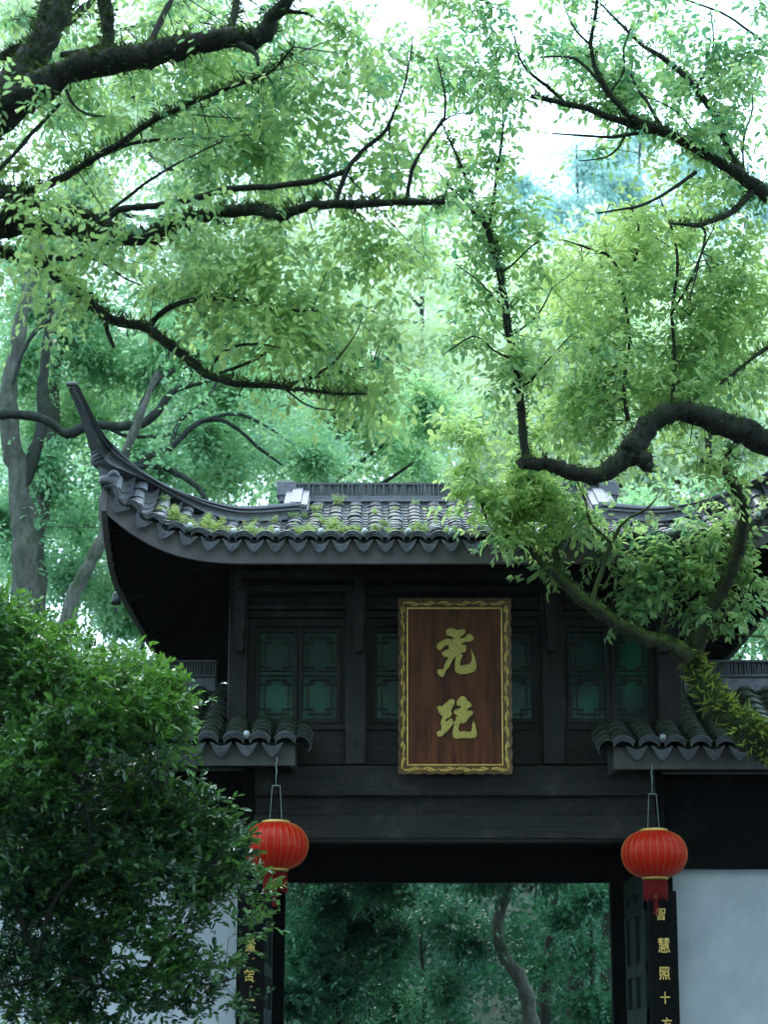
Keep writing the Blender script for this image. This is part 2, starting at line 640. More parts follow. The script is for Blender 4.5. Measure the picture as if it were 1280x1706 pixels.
def fan_end(w, h, band, n=8):
    """the moulded fan-shaped end of a cover tile: a thick curved band hanging over the eave"""
    mb = MB()
    out, inn = [], []
    for k in range(n + 1):
        t = math.radians(28 + 124 * k / n)
        out.append((-math.cos(t) * w * .56, math.sin(t) * h * 1.25 - h * .55))
        inn.append((-math.cos(t) * w * .50, math.sin(t) * (h * 1.25) - h * .55 - band))
    poly = out + inn[::-1]
    mb.loft([[(x, -.018, z) for x, z in poly], [(x, .02, z) for x, z in poly]], True, False)
    m = n + 1
    for yy, rev in ((-.018, 0), (.02, 1)):
        vs = [(x, yy, z) for x, z in poly]
        mb.add(vs, [((k, k + 1, 2 * m - 2 - k, 2 * m - 1 - k) if rev else (2 * m - 1 - k, 2 * m - 2 - k, k + 1, k)) for k in range(n)])
    # raised bead along the band
    mid = [((o[0] + i[0]) / 2, -.024, (o[1] + i[1]) / 2) for o, i in zip(out, inn)]
    mb.tube(mid, .0035, 4)
    mb.tube([(o[0], -.02, o[1]) for o in out], .006, 4)
    return mb


def drip(w, h, n=6):
    """pointed, shield-shaped drip tile with a raised rim, leaning forward"""
    mb = MB()
    left = []
    for k in range(n + 1):
        t = k / n
        left.append((-w / 2 * (1 - t) ** .6, -h * t))
    poly = left + [(-x, z) for x, z in left[-2::-1]]
    top = [(w / 2 * .5, -.028), (0, -.042), (-w / 2 * .5, -.028)]
    full = poly + top
    f = [(x, -.03 - z * .25 * 1, z) for x, z in full]
    f = [(x, -.012 + z * .22, z) for x, z in full]
    bk = [(x, y + .018, z) for x, y, z in f]
    mb.loft([f, bk], True, True)
    mb.tube([(x, -.02 + z * .22, z) for x, z in poly], .006, 4)
    mb.tube([(x * .62, -.02 + z * .22 - .0, z * .72 - .012) for x, z in poly], .003, 3)
    mb.tube([(0, -.03, -.045), (0.006, -.04, -h * .62)], .004, 3)
    return mb


def nail_knob():
    mb = MB()
    mb.lathe([(.030, 0), (.030, .05), (.026, .062), (.014, .070), (.0, .071)], n=10)
    return mb


def frame_q(ydir, up_hint=Vector((0, 0, 1))):
    y = Vector(ydir).normalized()
    x = y.cross(up_hint).normalized()
    z = x.cross(y).normalized()
    return Matrix((x, y, z)).transposed().to_quaternion()


SP = .1985
W_COVER = .150
me_tile = arc_tile(W_COVER, .215, .044).mesh('roof_tile', M['tile'])
me_end = fan_end(W_COVER * 1.12, .066, .046).mesh('eave_tile', M['tile_end'])
me_drip = drip(.166, .116).mesh('drip_tile', M['tile_end'])
me_knob = nail_knob().mesh('tile_knob', M['knob'])
rows = [(-A + .10 + i * SP) for i in range(int((2 * A - .16) / SP) + 1)]
extra = MB()
cand = []
for a in rows:
    a = -a
    e, T = roof_pt(a, 0), roof_pt(a, 1)
    Lr = (T - e).length
    n = max(1, int(Lr / .17))
    for k in range(n):
        p, q = roof_pt(a, k / n), roof_pt(a, (k + 1) / n)
        cand.append((k, a, p, q))
cand.sort(key=lambda c: (c[2] - CAM).length)
for idx, (k, a, p, q) in enumerate(cand):
    d = (q - p)
    j = Vector((rnd.uniform(-.006, .006), 0, rnd.uniform(-.004, .006)))
    rq = frame_q(d + Vector((rnd.uniform(-.008, .008), 0, rnd.uniform(0, .008))))
    if idx < 290:
        link('roof_tile', me_tile, roof, p + j, rq)
    else:
        mt = Matrix.Translation(p + j) @ rq.to_matrix().to_4x4()
        t = arc_tile(W_COVER, .215, .044, n=4)
        extra.add([mt @ Vector(v) for v in t.v], t.f)
if extra.v:
    o = extra.build('upper_roof_tiles', M['tile'], roof, kind='stuff')
# pan tiles between the rows, courses stepping up the slope
pan = MB()
for i in range(len(rows) - 1):
    a = -(rows[i] + SP / 2)
    n = max(2, int((roof_pt(a, 1) - roof_pt(a, 0)).length / .13))
    for k in range(n):
        p, q = roof_pt(a, k / n), roof_pt(a, min(1, (k + 1.25) / n))
        d = (q - p)
        rm = frame_q(d).to_matrix()
        vs = []
        for y, dz in ((0, .020), (d.length, .002)):
            for x, z in ((-.075, .030), (-.035, .002), (0, -.006), (.035, .002), (.075, .030)):
                vs.append(p + rm @ Vector((x, y, z + dz)))
        vs += [v - Vector((0, 0, .015)) for v in vs[:5]]
        pan.add(vs, [(0, 1, 6, 5), (1, 2, 7, 6), (2, 3, 8, 7), (3, 4, 9, 8), (10, 11, 1, 0), (11, 12, 2, 1), (12, 13, 3, 2), (13, 14, 4, 3)])
pan.build('pan_tiles', M['tile'], roof, kind='stuff')
for i, a in enumerate(rows):
    a = -a
    p = roof_pt(a, 0)
    tang = (roof_pt(min(A, a + .05) if a > 0 else a + .05, 0) - roof_pt(a - .05 if a > 0 else max(-A, a - .05), 0))
    xax = -tang.normalized() if tang.x < 0 else tang.normalized()
    yax = Vector((0, 1, .28)).normalized()
    zax = xax.cross(yax).normalized()
    yax = zax.cross(xax).normalized()
    q = Matrix((xax, yax, zax)).transposed().to_quaternion()
    link('eave_tile', me_end, roof, p + Vector((0, -.01, .012)) + zax * .0, q)
    if i < len(rows) - 1:
        pm = roof_pt(a - SP / 2, 0)
        link('drip_tile', me_drip, roof, pm + Vector((rnd.uniform(-.004, .004), -.012 + rnd.uniform(-.004, .004), -.020 + rnd.uniform(-.006, .004))), q)
        if i % 2 == 1 and abs(a) < 2.75:
            kq = Matrix.Rotation(math.radians(68), 3, 'X').to_quaternion()
            link('tile_knob', me_knob, roof, pm + Vector((.012, .0, .028)), kq)

# fascia boards under the tiles, following the curve
for side in (1, -1):
    rings = []
    for i in range(37):
        a = i * (A + .0) / 36
        e = eave(a)
        x = XC - side * e.x
        t = .235 + .02 * max(0, a - 2.2)
        rings.append([(x, e.y + .03, e.z - .02), (x, e.y + .035, e.z - t), (x, e.y + .085, e.z - t), (x, e.y + .085, e.z - .02)])
    MB().loft(rings, True, True).build('fascia_board', M['fascia'], gate)
    rings = []
    for i in range(31):
        y = 18.44 + i * (YREAR - .02 - 18.44) / 30
        d = min(y - 18.42, YREAR - y)
        z = 6.17 + lift(d)
        x = XC - side * A
        rings.append([(x - side * .0, y, z - .02), (x, y, z - .26), (x + side * .05, y, z - .26), (x + side * .05, y, z - .02)])
    MB().loft(rings, True, True).build('fascia_board', M['fascia'], gate)
    # soffit boards
    wx = XC - side * 2.16
    mb = MB()
    r1, r2 = [], []
    for i in range(31):
        a = i * A / 30
        e = eave(a)
        wa = min(a, 2.16)
        r1.append([(XC - side * e.x, e.y + .08, e.z - .16), (XC - side * wa, 20.0, 6.42)])
    mb.loft(r1, closed=False)
    for i in range(31):
        y = 18.44 + i * (YREAR - .02 - 18.44) / 30
        d = min(y - 18.42, YREAR - y)
        wy = min(max(y, 20.0), YWR)
        r2.append([(XC - side * (A - .04), y, 6.17 + lift(d) - .16), (wx, wy, 6.42)])
    mb.loft(r2, closed=False)
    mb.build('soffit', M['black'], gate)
    me_n = 0
    for i in range(66):
        y = 18.60 + i * .125
        d = min(y - 18.42, YREAR - y)
        wy = min(max(y + .0, 20.0), YWR)
        za = 6.17 + lift(d) - .225
        m_ = MB().beam((XC - side * (A - .06), y, za), (wx, wy if 20 < y < YWR else (20.0 + (y - 20) * .15 if y <= 20 else YWR + (y - YWR) * .15), 6.34), .055, .06)
        m_.build('rafter', M['black'], gate)
# front rafters
for i in range(30):
    a = -2.9 + i * .2
    e = eave(abs(a))
    MB().beam((XC + a, e.y + .09, e.z - .2), (XC + a * .75, 20.0, 6.35), .05, .06).build('rafter', M['black'], gate)

# hip ridges with two rails, and the vertical ridge joining them to the main ridge
PROF = [(-.56, 0), (-.48, .28), (-.5, .46), (-.74, .50), (-.76, .60), (-.36, .62), (-.36, .72), (-.70, .75), (-.70, .86), (-.34, .88), (-.3, 1.0), (.3, 1.0),
        (.34, .88), (.70, .86), (.70, .75), (.36, .72), (.36, .62), (.76, .60), (.74, .50), (.5, .46), (.48, .28), (.56, 0)]


def cr(pts, n):
    """Catmull-Rom through vectors"""
    out = []
    m = len(pts)
    for i in range(m - 1):
        p0, p1, p2, p3 = pts[max(i - 1, 0)], pts[i], pts[i + 1], pts[min(i + 2, m - 1)]
        for k in range(n):
            t = k / n
            out.append(.5 * ((2 * p1) + (p2 - p0) * t + (2 * p0 - 5 * p1 + 4 * p2 - p3) * t * t + (3 * p1 - p0 - 3 * p2 + p3) * t ** 3))
    out.append(pts[-1])
    return out


for side in (1, -1):
    bs, ts = cr(hb, 4), cr(ht, 4)
    rings = []
    m_ = len(bs)
    for i in range(m_):
        b_, t_ = bs[i].copy(), ts[i].copy()
        dv = ts[min(i + 1, m_ - 1)] - ts[max(i - 1, 0)]
        pl = Vector((dv.x, dv.y, 0))
        if i > m_ * .7:
            pl = Vector((.62, -.5, 0))
        pl.normalize()
        sd = Vector((-pl.y, pl.x, 0))
        w = .17 if i < m_ * .62 else .17 - .12 * (i - m_ * .62) / (m_ * .38)
        ring = []
        for u, v in PROF:
            p = b_.lerp(t_, v) + sd * (u * w)
            ring.append(Vector((XC - side * p.x, p.y, p.z)))
        rings.append(ring)
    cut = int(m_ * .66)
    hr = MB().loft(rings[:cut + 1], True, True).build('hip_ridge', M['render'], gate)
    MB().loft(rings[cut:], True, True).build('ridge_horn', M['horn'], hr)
    # cap at the horn tip
    tip = ts[-1]
    MB().box(XC - side * (tip.x + .045) - .055, XC - side * (tip.x + .045) + .055, tip.y - .035, tip.y + .035, tip.z - .008, tip.z + .026, .008).build('horn_cap', M['ridge_dark'], hr)
    # vertical ridge
    rings = []
    for t in (0, .35, .7, 1):
        y = 20.35 + t * (RIDGE_Y - .06 - 20.35)
        zb = hb[0].z - .02 + t * (RIDGE_Z + .02 - hb[0].z)
        zt = ht[0].z + t * (RIDGE_Z + .20 - ht[0].z)
        rings.append([Vector((XC - side * (hb[0].x - .02) + u * .17, y, zb + (zt - zb) * v)) for u, v in PROF])
    MB().loft(rings, True, True).build('gable_ridge', M['render'], gate)
    # curled corner tile and moss at the eave corner
    c = eave(A)
    cm = MB()
    cm.tube([(XC - side * (c.x - .06) + side * .10 * (k / 8) , c.y - .03, c.z + .03 + .035 * math.sin(k / 8 * math.pi)) for k in range(9)], [.014 + .012 * math.sin(k / 8 * math.pi) for k in range(9)], 6)
    cm.lathe([(0, c.z - .035), (.045, c.z - .03), (.055, c.z - .01), (.05, c.z + .02), (.035, c.z + .035), (0, c.z + .035)], XC - side * (c.x - .03), c.y - .02, 12)
    cm.build('corner_tile', M['tile_end'], gate)

# main ridge: rendered base with moulding, then upright tiles between end blocks
rx0, rx1 = xx(466, 830, 21), 2 * XC - xx(466, 830, 21)
z = lambda py: zy(py, 21.0)
mr = link('main_ridge', None, gate, loc=(XC, 21.05, 7.1))
MB().box(rx0, rx1, 20.97, 21.13, RIDGE_Z - .06, z(839.5)).build('ridge_base', M['render'], mr)
MB().box(rx0 - .01, rx1 + .01, 20.945, 21.155, z(838), z(834.5), .004).build('ridge_moulding', M['render'], mr)
MB().box(rx0, rx1, 20.985, 21.115, z(839.5), z(838)).box(rx0, rx1, 20.97, 21.13, z(834.5), z(827)).build('ridge_band', M['render'], mr)
for s in (0, 1):
    x0 = rx0 - .03 if s == 0 else rx1 - .14
    MB().box(x0, x0 + .17, 20.955, 21.145, z(827), z(803), .006).box(x0 + .17 if s == 0 else x0 - .03, x0 + .20 if s == 0 else x0, 20.965, 21.135, z(827), z(804)).build('ridge_end_block', M['render'], mr)
n_up = 120
stack = MB()
me_up = MB().box(-.010, .010, -.055, .055, 0, z(808) - z(826.5)).mesh('upright_tile', M['ridge_dark'])
for i in range(n_up):
    x = rx0 + .18 + i * (rx1 - rx0 - .36) / (n_up - 1)
    q = Matrix.Rotation(rnd.uniform(-.07, .07), 3, 'Y').to_quaternion()
    link('upright_tile', me_up, mr, (x, 21.05 + rnd.uniform(-.012, .012), z(826.5) + rnd.uniform(-.004, .004)), q)
MB().box(rx0 + .16, rx1 - .16, 21.02, 21.08, z(827), z(809)).box(rx0 + .14, rx1 - .14, 20.985, 21.115, z(808), z(804.5)).build('ridge_core', M['ridge_dark'], mr)

# --- walls of the upper storey
YW = 20.0
def X(px, Y=YW, py=1200):
    return xx(px, py, Y)
def Z(py, Y=YW):
    return zy(py, Y)
left0, right0 = X(378), 2 * XC - X(378)
body = MB()
body.box(left0 + .02, right0 - .02, 20.12, YWR, Z(1275), Z(1197, 20.0), 0)
body.box(left0 + .02, right0 - .02, 20.10, YWR, Z(1048), 6.5, 0)
body.box(left0 + .02, left0 + .1, 20.2, YWR, Z(1200), Z(1048)).box(right0 - .1, right0 - .02, 20.2, YWR, Z(1200), Z(1048))
body.box(left0 + .1, right0 - .1, 20.6, 20.64, Z(1200), Z(1048))
body.build('upper_wall', M['wood'], gate)


def mir(px):
    return 2 * 757 - px


# posts: outer and hanging
for p0, p1, bot, yb in ((378, 411, 1245, 19.93), (575, 610, 1273, 19.86), (905, 941, 1273, 19.86), (1100, 1139, 1245, 19.93)):
    MB().box(X(p0, yb), X(p1, yb), yb, 20.14, Z(bot, yb), 6.4, .008).build('post', M['wood_v'], gate)
# top plate beams under the eave
for t, b_, yb in ((950, 962, 19.80), (975, 985, 19.84), (1008, 1014, 19.90), (1018, 1028, 19.96)):
    MB().box(left0 + .02, right0 - .02, yb, 20.13, Z(b_, yb), Z(t, yb), .006).build('tie_beam', M['wood'], gate)
# carved hanging corbels
for pc in (397, 597, 922, 1116):
    yb = 19.72
    xc = X(pc, yb)
    prof = [(.030, 1085), (.038, 1080), (.042, 1070), (.030, 1062), (.042, 1052), (.050, 1040), (.050, 1008), (.058, 1000), (.058, 985)]
    mb = MB()
    rings = [[(xc - w, yb - w * .6, zy(py, yb)), (xc + w, yb - w * .6, zy(py, yb)), (xc + w, yb + .16, zy(py, yb)), (xc - w, yb + .16, zy(py, yb))] for w, py in prof]
    mb.loft(rings)
    mb.box(xc - .035, xc + .035, yb - .35, yb + .1, zy(985, yb), zy(968, yb), .01)
    mb.build('corbel', M['wood_v'], gate)
# lower panels under the windows and window sills
for p0, p1 in ((411, 575), (610, 905), (941, 1100)):
    MB().box(X(p0), X(p1), 20.02, 20.11, Z(1273), Z(1216), .004).build('wall_panel', M['wood'], gate)
    MB().box(X(p0), X(p1), 19.985, 20.11, Z(1216), Z(1209), .003).build('window_sill', M['wood'], gate)

# lattice windows
BARS_H = [(.885, 0, .32), (.885, .68, 1), (.945, .15, .85), (.60, 0, .30), (.60, .70, 1), (.545, .17, .83), (.50, 0, 1), (.44, .0, 1), (.40, 0, .33), (.40, .67, 1),
          (.115, 0, .32), (.115, .68, 1), (.055, .15, .85), (.565, .17, .37), (.565, .63, .83)]
BARS_V = [(.15, .60, .945), (.85, .60, .945), (.32, .885, 1), (.68, .885, 1), (.33, .40, .60), (.67, .40, .60), (.17, .545, .60), (.83, .545, .60),
          (.15, .055, .40), (.85, .055, .40), (.32, 0, .115), (.68, 0, .115)]


def window(p0, p1, pt=1052, pb=1196):
    x0, x1, z1, z0 = X(p0), X(p1), Z(pt), Z(pb)
    w = link('window', None, gate, loc=((x0 + x1) / 2, 20.05, z0))
    fr = .045
    f = MB()
    for b_ in ((x0 - fr, x0, z0 - fr, z1 + fr), (x1, x1 + fr, z0 - fr, z1 + fr), (x0, x1, z0 - fr, z0), (x0, x1, z1, z1 + fr)):
        f.box(b_[0], b_[1], 20.03, 20.10, b_[2], b_[3], .004)
    f.build('window_frame', M['wood_v'], w)
    MB().box(x0, x1, 20.085, 20.092, z0, z1).build('pane', M['glass'], w)
    W_, H_ = x1 - x0, z1 - z0
    for v, a, b_ in BARS_H:
        zz = z1 - v * H_
        MB().box(x0 + a * W_, x0 + b_ * W_, 20.052, 20.080, zz - .0062, zz + .0062).build('lattice_bar', M['wood'], w)
    for u, a, b_ in BARS_V:
        xm = x0 + u * W_
        MB().box(xm - .006, xm + .006, 20.054, 20.078, z1 - b_ * H_, z1 - a * H_).build('lattice_bar', M['wood'], w)


for p0, p1 in ((431, 487), (504, 560), (628, 684), (700, 748), (766, 814), (832, 888), (956, 1011), (1029, 1085)):
    window(p0, p1)
# wooden infill between leaves
inf = MB()
for p0, p1 in ((411, 423), (495.5, 495.8), (568, 575), (610, 620), (692, 692.3), (756, 758), (822, 824), (896, 905), (941, 948), (1019, 1021), (1093, 1100)):
    inf.box(X(p0), X(p1), 20.045, 20.11, Z(1209), Z(1040))
inf.box(X(411), X(1100), 20.046, 20.12, Z(1042), Z(1028))
inf.box(X(411), X(1100), 20.05, 20.12, Z(1209), Z(1203.5))
inf.build('window_surround', M['wood_v'], gate)

# beams over the gateway
bx0, bx1 = X(425, 19.85, 1300), X(1092, 19.85, 1300)
MB().box(bx0, bx1, 19.84, 20.12, Z(1326, 19.84), Z(1275, 19.84), .012).build('lintel_beam', M['wood'], gate)
MB().box(bx0, bx1, 19.95, 20.12, Z(1358, 19.95), Z(1326, 19.95)).build('lintel_board', M['wood'], gate)
MB().box(bx0, bx1, 19.80, 20.12, Z(1398, 19.80), Z(1357, 19.80), .012).build('lintel_beam', M['wood'], gate)
# passage: ceiling, inner lintel, side walls, back frame
YI = 22.0
pl, pr = X(420, YW, 1500), X(1094, YW, 1500)
il, ir = xx(475, 1500, YI), xx(1019, 1500, YI)
zl = zy(1470, YI)
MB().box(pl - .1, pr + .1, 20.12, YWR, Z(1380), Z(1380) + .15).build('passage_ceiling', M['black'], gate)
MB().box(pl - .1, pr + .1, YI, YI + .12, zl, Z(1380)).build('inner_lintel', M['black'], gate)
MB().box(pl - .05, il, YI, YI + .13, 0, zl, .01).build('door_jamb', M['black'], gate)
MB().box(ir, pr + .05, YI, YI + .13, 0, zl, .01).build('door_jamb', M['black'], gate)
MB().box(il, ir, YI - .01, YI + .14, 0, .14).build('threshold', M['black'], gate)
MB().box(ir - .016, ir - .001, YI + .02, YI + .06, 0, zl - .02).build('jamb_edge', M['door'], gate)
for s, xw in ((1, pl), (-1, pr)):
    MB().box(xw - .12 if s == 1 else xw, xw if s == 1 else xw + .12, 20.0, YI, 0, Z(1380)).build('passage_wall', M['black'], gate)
    # door leaf folded back against the passage wall, its rails and stiles proud of the boards
    dl = link('door_leaf', None, gate, loc=(xw, 21, 0))
    x_in, x_f = (xw + .03, xw + .07) if s == 1 else (xw - .07, xw - .03)
    MB().box(min(x_in, x_f), max(x_in, x_f), 20.15, 21.75, .15, zl - .02).build('door_board', M['door'], dl)
    r = .105 if s == 1 else -.105
    for za, zb in ((.15, .35), (1.0, 1.12), (1.9, 2.05), (2.35, 2.47), (2.93, 3.06), (zl - .2, zl - .02)):
        a_, b_ = sorted((xw + r * .65, xw + r))
        MB().box(a_, b_, 20.15, 21.75, za, zb, .006).build('door_rail', M['door'], dl)
    for ya, yb in ((20.15, 20.27), (20.9, 21.0), (21.63, 21.75)):
        a_, b_ = sorted((xw + r * .66, xw + r * 1.02))
        MB().box(a_, b_, ya, yb, .15, zl - .02, .006).build('door_stile', M['door'], dl)
# ground-floor columns
for p0, p1 in ((402, 424), (1090, 1112)):
    MB().box(X(p0, 19.96, 1500), X(p1, 19.96, 1500), 19.96, 20.3, 0, Z(1275), .012).build('gate_post', M['black'], gate)
MB().box(left0 + .03, right0 - .03, YWR - .1, YWR + .01, Z(1380), 6.4).build('rear_wall', M['wood'], gate)

# ------------------------------------------------------------------ side wings with their own tiled roofs and white walls
ME_WT = arc_tile(.185, .225, .070).mesh('roof_tile', M['tile_moss'])
ME_WE = fan_end(.185 * 1.1, .086, .052).mesh('eave_tile', M['tile_end'])
ME_WD = drip(.19, .125).mesh('drip_tile', M['tile_end'])
WSP = .237


def wing(side, label, inner_px, eave_py, wall_px, ridge_in_px, wall_top):
    """side +1 runs to the right of the gate, -1 to the left"""
    YF, YR = 19.25, 20.95
    xi = xx(inner_px, eave_py, YF)
    ze = zy(eave_py, YF)
    zr = zy(1150, YR)
    L = 3.2
    xo = xi + side * L
    w = thing('side_wing', label, 'wing', ((xi + xo) / 2, 20.4, 0))
    wr = link('wing_roof', None, w, loc=(xi, YF, ze))

    def pt(u, t):
        p = Vector((xi + side * u, YF + t * (YR - YF), ze + t * (zr - ze) - .05 * math.sin(math.pi * t)))
        return p
    post_x = right0 if side > 0 else left0
    # bed
    rings = [[pt(u, t) - Vector((0, 0, .04)) for t in (0, .2, .4, .6, .8, 1)] for u in (0, L)]
    back = [[Vector((p.x, 2 * YR - p.y, p.z)) for p in r] for r in rings]
    lim = abs(post_x - xi)
    r1 = [[pt(u, t) - Vector((0, 0, .04)) for t in (0, .15, .3, .43)] for u in (0, lim)]
    mb = MB().loft(r1, closed=False)
    mb.loft([[pt(u, t) - Vector((0, 0, .041)) for t in (0, .2, .4, .6, .8, 1)] for u in (lim + .001, L)], closed=False)
    mb.loft([[Vector((p.x, 2 * YR - p.y, p.z)) for p in [pt(u, t) - Vector((0, 0, .041)) for t in (0, .5, 1)]] for u in (lim + .001, L)], closed=False)
    mb.build('roof_bedding', M['tile_moss'], wr)
    nrow = int(L / WSP)
    panw = MB()
    for i in range(nrow):
        u = .13 + i * WSP
        tmax = .40 if u < lim + .02 else 1.0
        N = int(tmax * 10) if tmax < 1 else 10
        for k in range(N):
            p, q = pt(u, k / 10), pt(u, (k + 1) / 10)
            link('roof_tile', ME_WT, wr, p + Vector((rnd.uniform(-.008, .008), 0, rnd.uniform(0, .006))), frame_q(q - p + Vector((rnd.uniform(-.01, .01), 0, 0))))
        yax = Vector((0, 1, .45)).normalized()
        link('eave_tile', ME_WE, wr, pt(u, 0) + Vector((0, -.012, .012)), frame_q(yax))
        um = u + WSP / 2
        if i < nrow - 1:
            link('drip_tile', ME_WD, wr, pt(um, 0) + Vector((0, -.012, -.022)), frame_q(yax))
            if i % 3 == 1:
                link('tile_knob', me_knob, wr, pt(um, 0) + Vector((0, 0, .03)), Matrix.Rotation(math.radians(65), 3, 'X').to_quaternion())
            n2 = int(tmax * 13)
            for k in range(n2):
                p, q = pt(um, k / 13), pt(um, (k + 1.2) / 13)
                rm = frame_q(q - p).to_matrix()
                vs = []
                for y, dz in ((0, .022), ((q - p).length, .002)):
                    for x, zz in ((-.08, .035), (0, -.004), (.08, .035)):
                        vs.append(p + rm @ Vector((x, y, zz + dz)))
                panw.add(vs, [(0, 1, 4, 3), (1, 2, 5, 4)])
    panw.build('pan_tiles', M['tile_moss'], wr, kind='stuff')
    # verge: tiles rolled over the inner edge
    for k in range(4):
        p, q = pt(-.02, k / 10), pt(-.02, (k + 1) / 10)
        rq = frame_q(q - p) @ Matrix.Rotation(math.radians(-48 * side), 3, 'Y').to_quaternion()
        link('verge_tile', ME_WT, wr, p + Vector((-side * .0, .01, -.05)), rq)
    # fascia, front and return
    zb = ze - .235
    a_, b_ = sorted((xi + side * .04, xo))
    MB().box(a_, b_, YF + .05, YF + .10, zb, ze - .025, .005).build('fascia_board', M['fascia_low'], w)
    a_, b_ = sorted((xi + side * .04, xi + side * .09))
    MB().box(a_, b_, YF + .10, 19.83, zb + .003, ze + .02, .004).build('fascia_board', M['fascia_low'], w)
    # soffit and lintel beam
    a_, b_ = sorted((xi + side * .09, xo))
    MB().box(a_, b_, YF + .10, 19.95, zb + .06, zb + .09).build('soffit', M['black'], w)
    wx = xx(wall_px, wall_top, 20.2)
    gx_ = X(1112, 19.96, 1500) if side > 0 else X(402, 19.96, 1500)
    a_, b_ = sorted((gx_ + side * .003, xo))
    MB().box(a_, b_, 20.12, 20.4, zy(wall_top, 20.12), zb + .06).build('wall_beam', M['black'], w)
    a_, b_ = sorted((gx_ + side * .003, wx))
    if b_ - a_ > .02:
        MB().box(a_, b_, 20.08, 20.4, 0, zy(wall_top, 20.2)).build('wall_post', M['black'], w)
    a_, b_ = sorted((wx, xo + side * 2))
    MB().box(a_, b_, 20.2, 20.42, 0, zy(wall_top, 20.2) + .12).build('white_wall', M['plaster'], w)
    # ridge
    rix = post_x + side * .02 if side > 0 else post_x - .02
    a_, b_ = sorted((rix + side * .16, xo))
    rg = link('wing_ridge', None, w, loc=(rix, YR, zr))
    z0 = zy(1150, YR)
    MB().box(a_, b_, YR - .10, YR + .10, z0 - .03, zy(1131, YR), .01).build('ridge_base', M['render'], rg)
    MB().box(a_, b_, YR - .12, YR + .12, zy(1131, YR), zy(1127, YR), .004).build('ridge_moulding', M['ridge_dark'], rg)
    nn = int((b_ - a_) / .026)
    hh = zy(1106, YR) - zy(1127, YR)
    mu = MB().box(-.008, .008, -.06, .06, 0, hh).mesh('upright_tile', M['ridge_dark'])
    for i in range(nn):
        link('upright_tile', mu, rg, (a_ + (i + .5) * .026, YR + rnd.uniform(-.01, .01), zy(1127, YR)), Matrix.Rotation(rnd.uniform(-.06, .06), 3, 'Y').to_quaternion())
    MB().box(a_, b_, YR - .09, YR + .09, zy(1106, YR), zy(1102, YR), .004).build('ridge_cap', M['ridge_dark'], rg)
    return w


wing(1, 'tiled side wing with a broad bare white wall, mossy trunk lying across its tiles', 1016, 1238, 1118, 1190, 1447)
wing(-1, 'tiled side wing whose white wall shows through the glossy evergreen bush', 499, 1232, 398, 320, 1445)

# ------------------------------------------------------------------ plaque
pc = P(758, 1143, 19.60)
plaque = thing('plaque', 'upright wooden name plaque with gilt scroll frame and two raised gold characters above the gateway', 'plaque', pc)
PW, PH = 190 * px_size(pc), 292 * px_size(pc) / math.cos(math.radians(4))
plaque.rotation_euler = (math.radians(6), 0, 0)


def plocal(name, mb, mat, parent=plaque):
    o = bpy.data.objects.new(name, mb.mesh(name, mat))
    COL.objects.link(o)
    o.parent = parent
    WLOC[o.name] = pc
    return o


def plz(zx, zyy):
    """zoomed reading (5.017 times, origin 640,970) to plaque plane"""
    px, py = 640 + zx / 5.017, 970 + zyy / 5.017
    return ((px - 758) * PW / 190, (1143 - py) * PH / 292)


ix, iz = 79 * PW / 190, 130 * PH / 292           # inner half sizes
ox, oz = 95 * PW / 190, 146 * PH / 292
# the board in planks
for i in range(4):
    x0 = -ix + i * 2 * ix / 4
    plocal('plank', MB().box(x0 + .0008, x0 + 2 * ix / 4 - .0008, .01 + .0015 * (i % 2), .03, -iz, iz), M['plaque'])
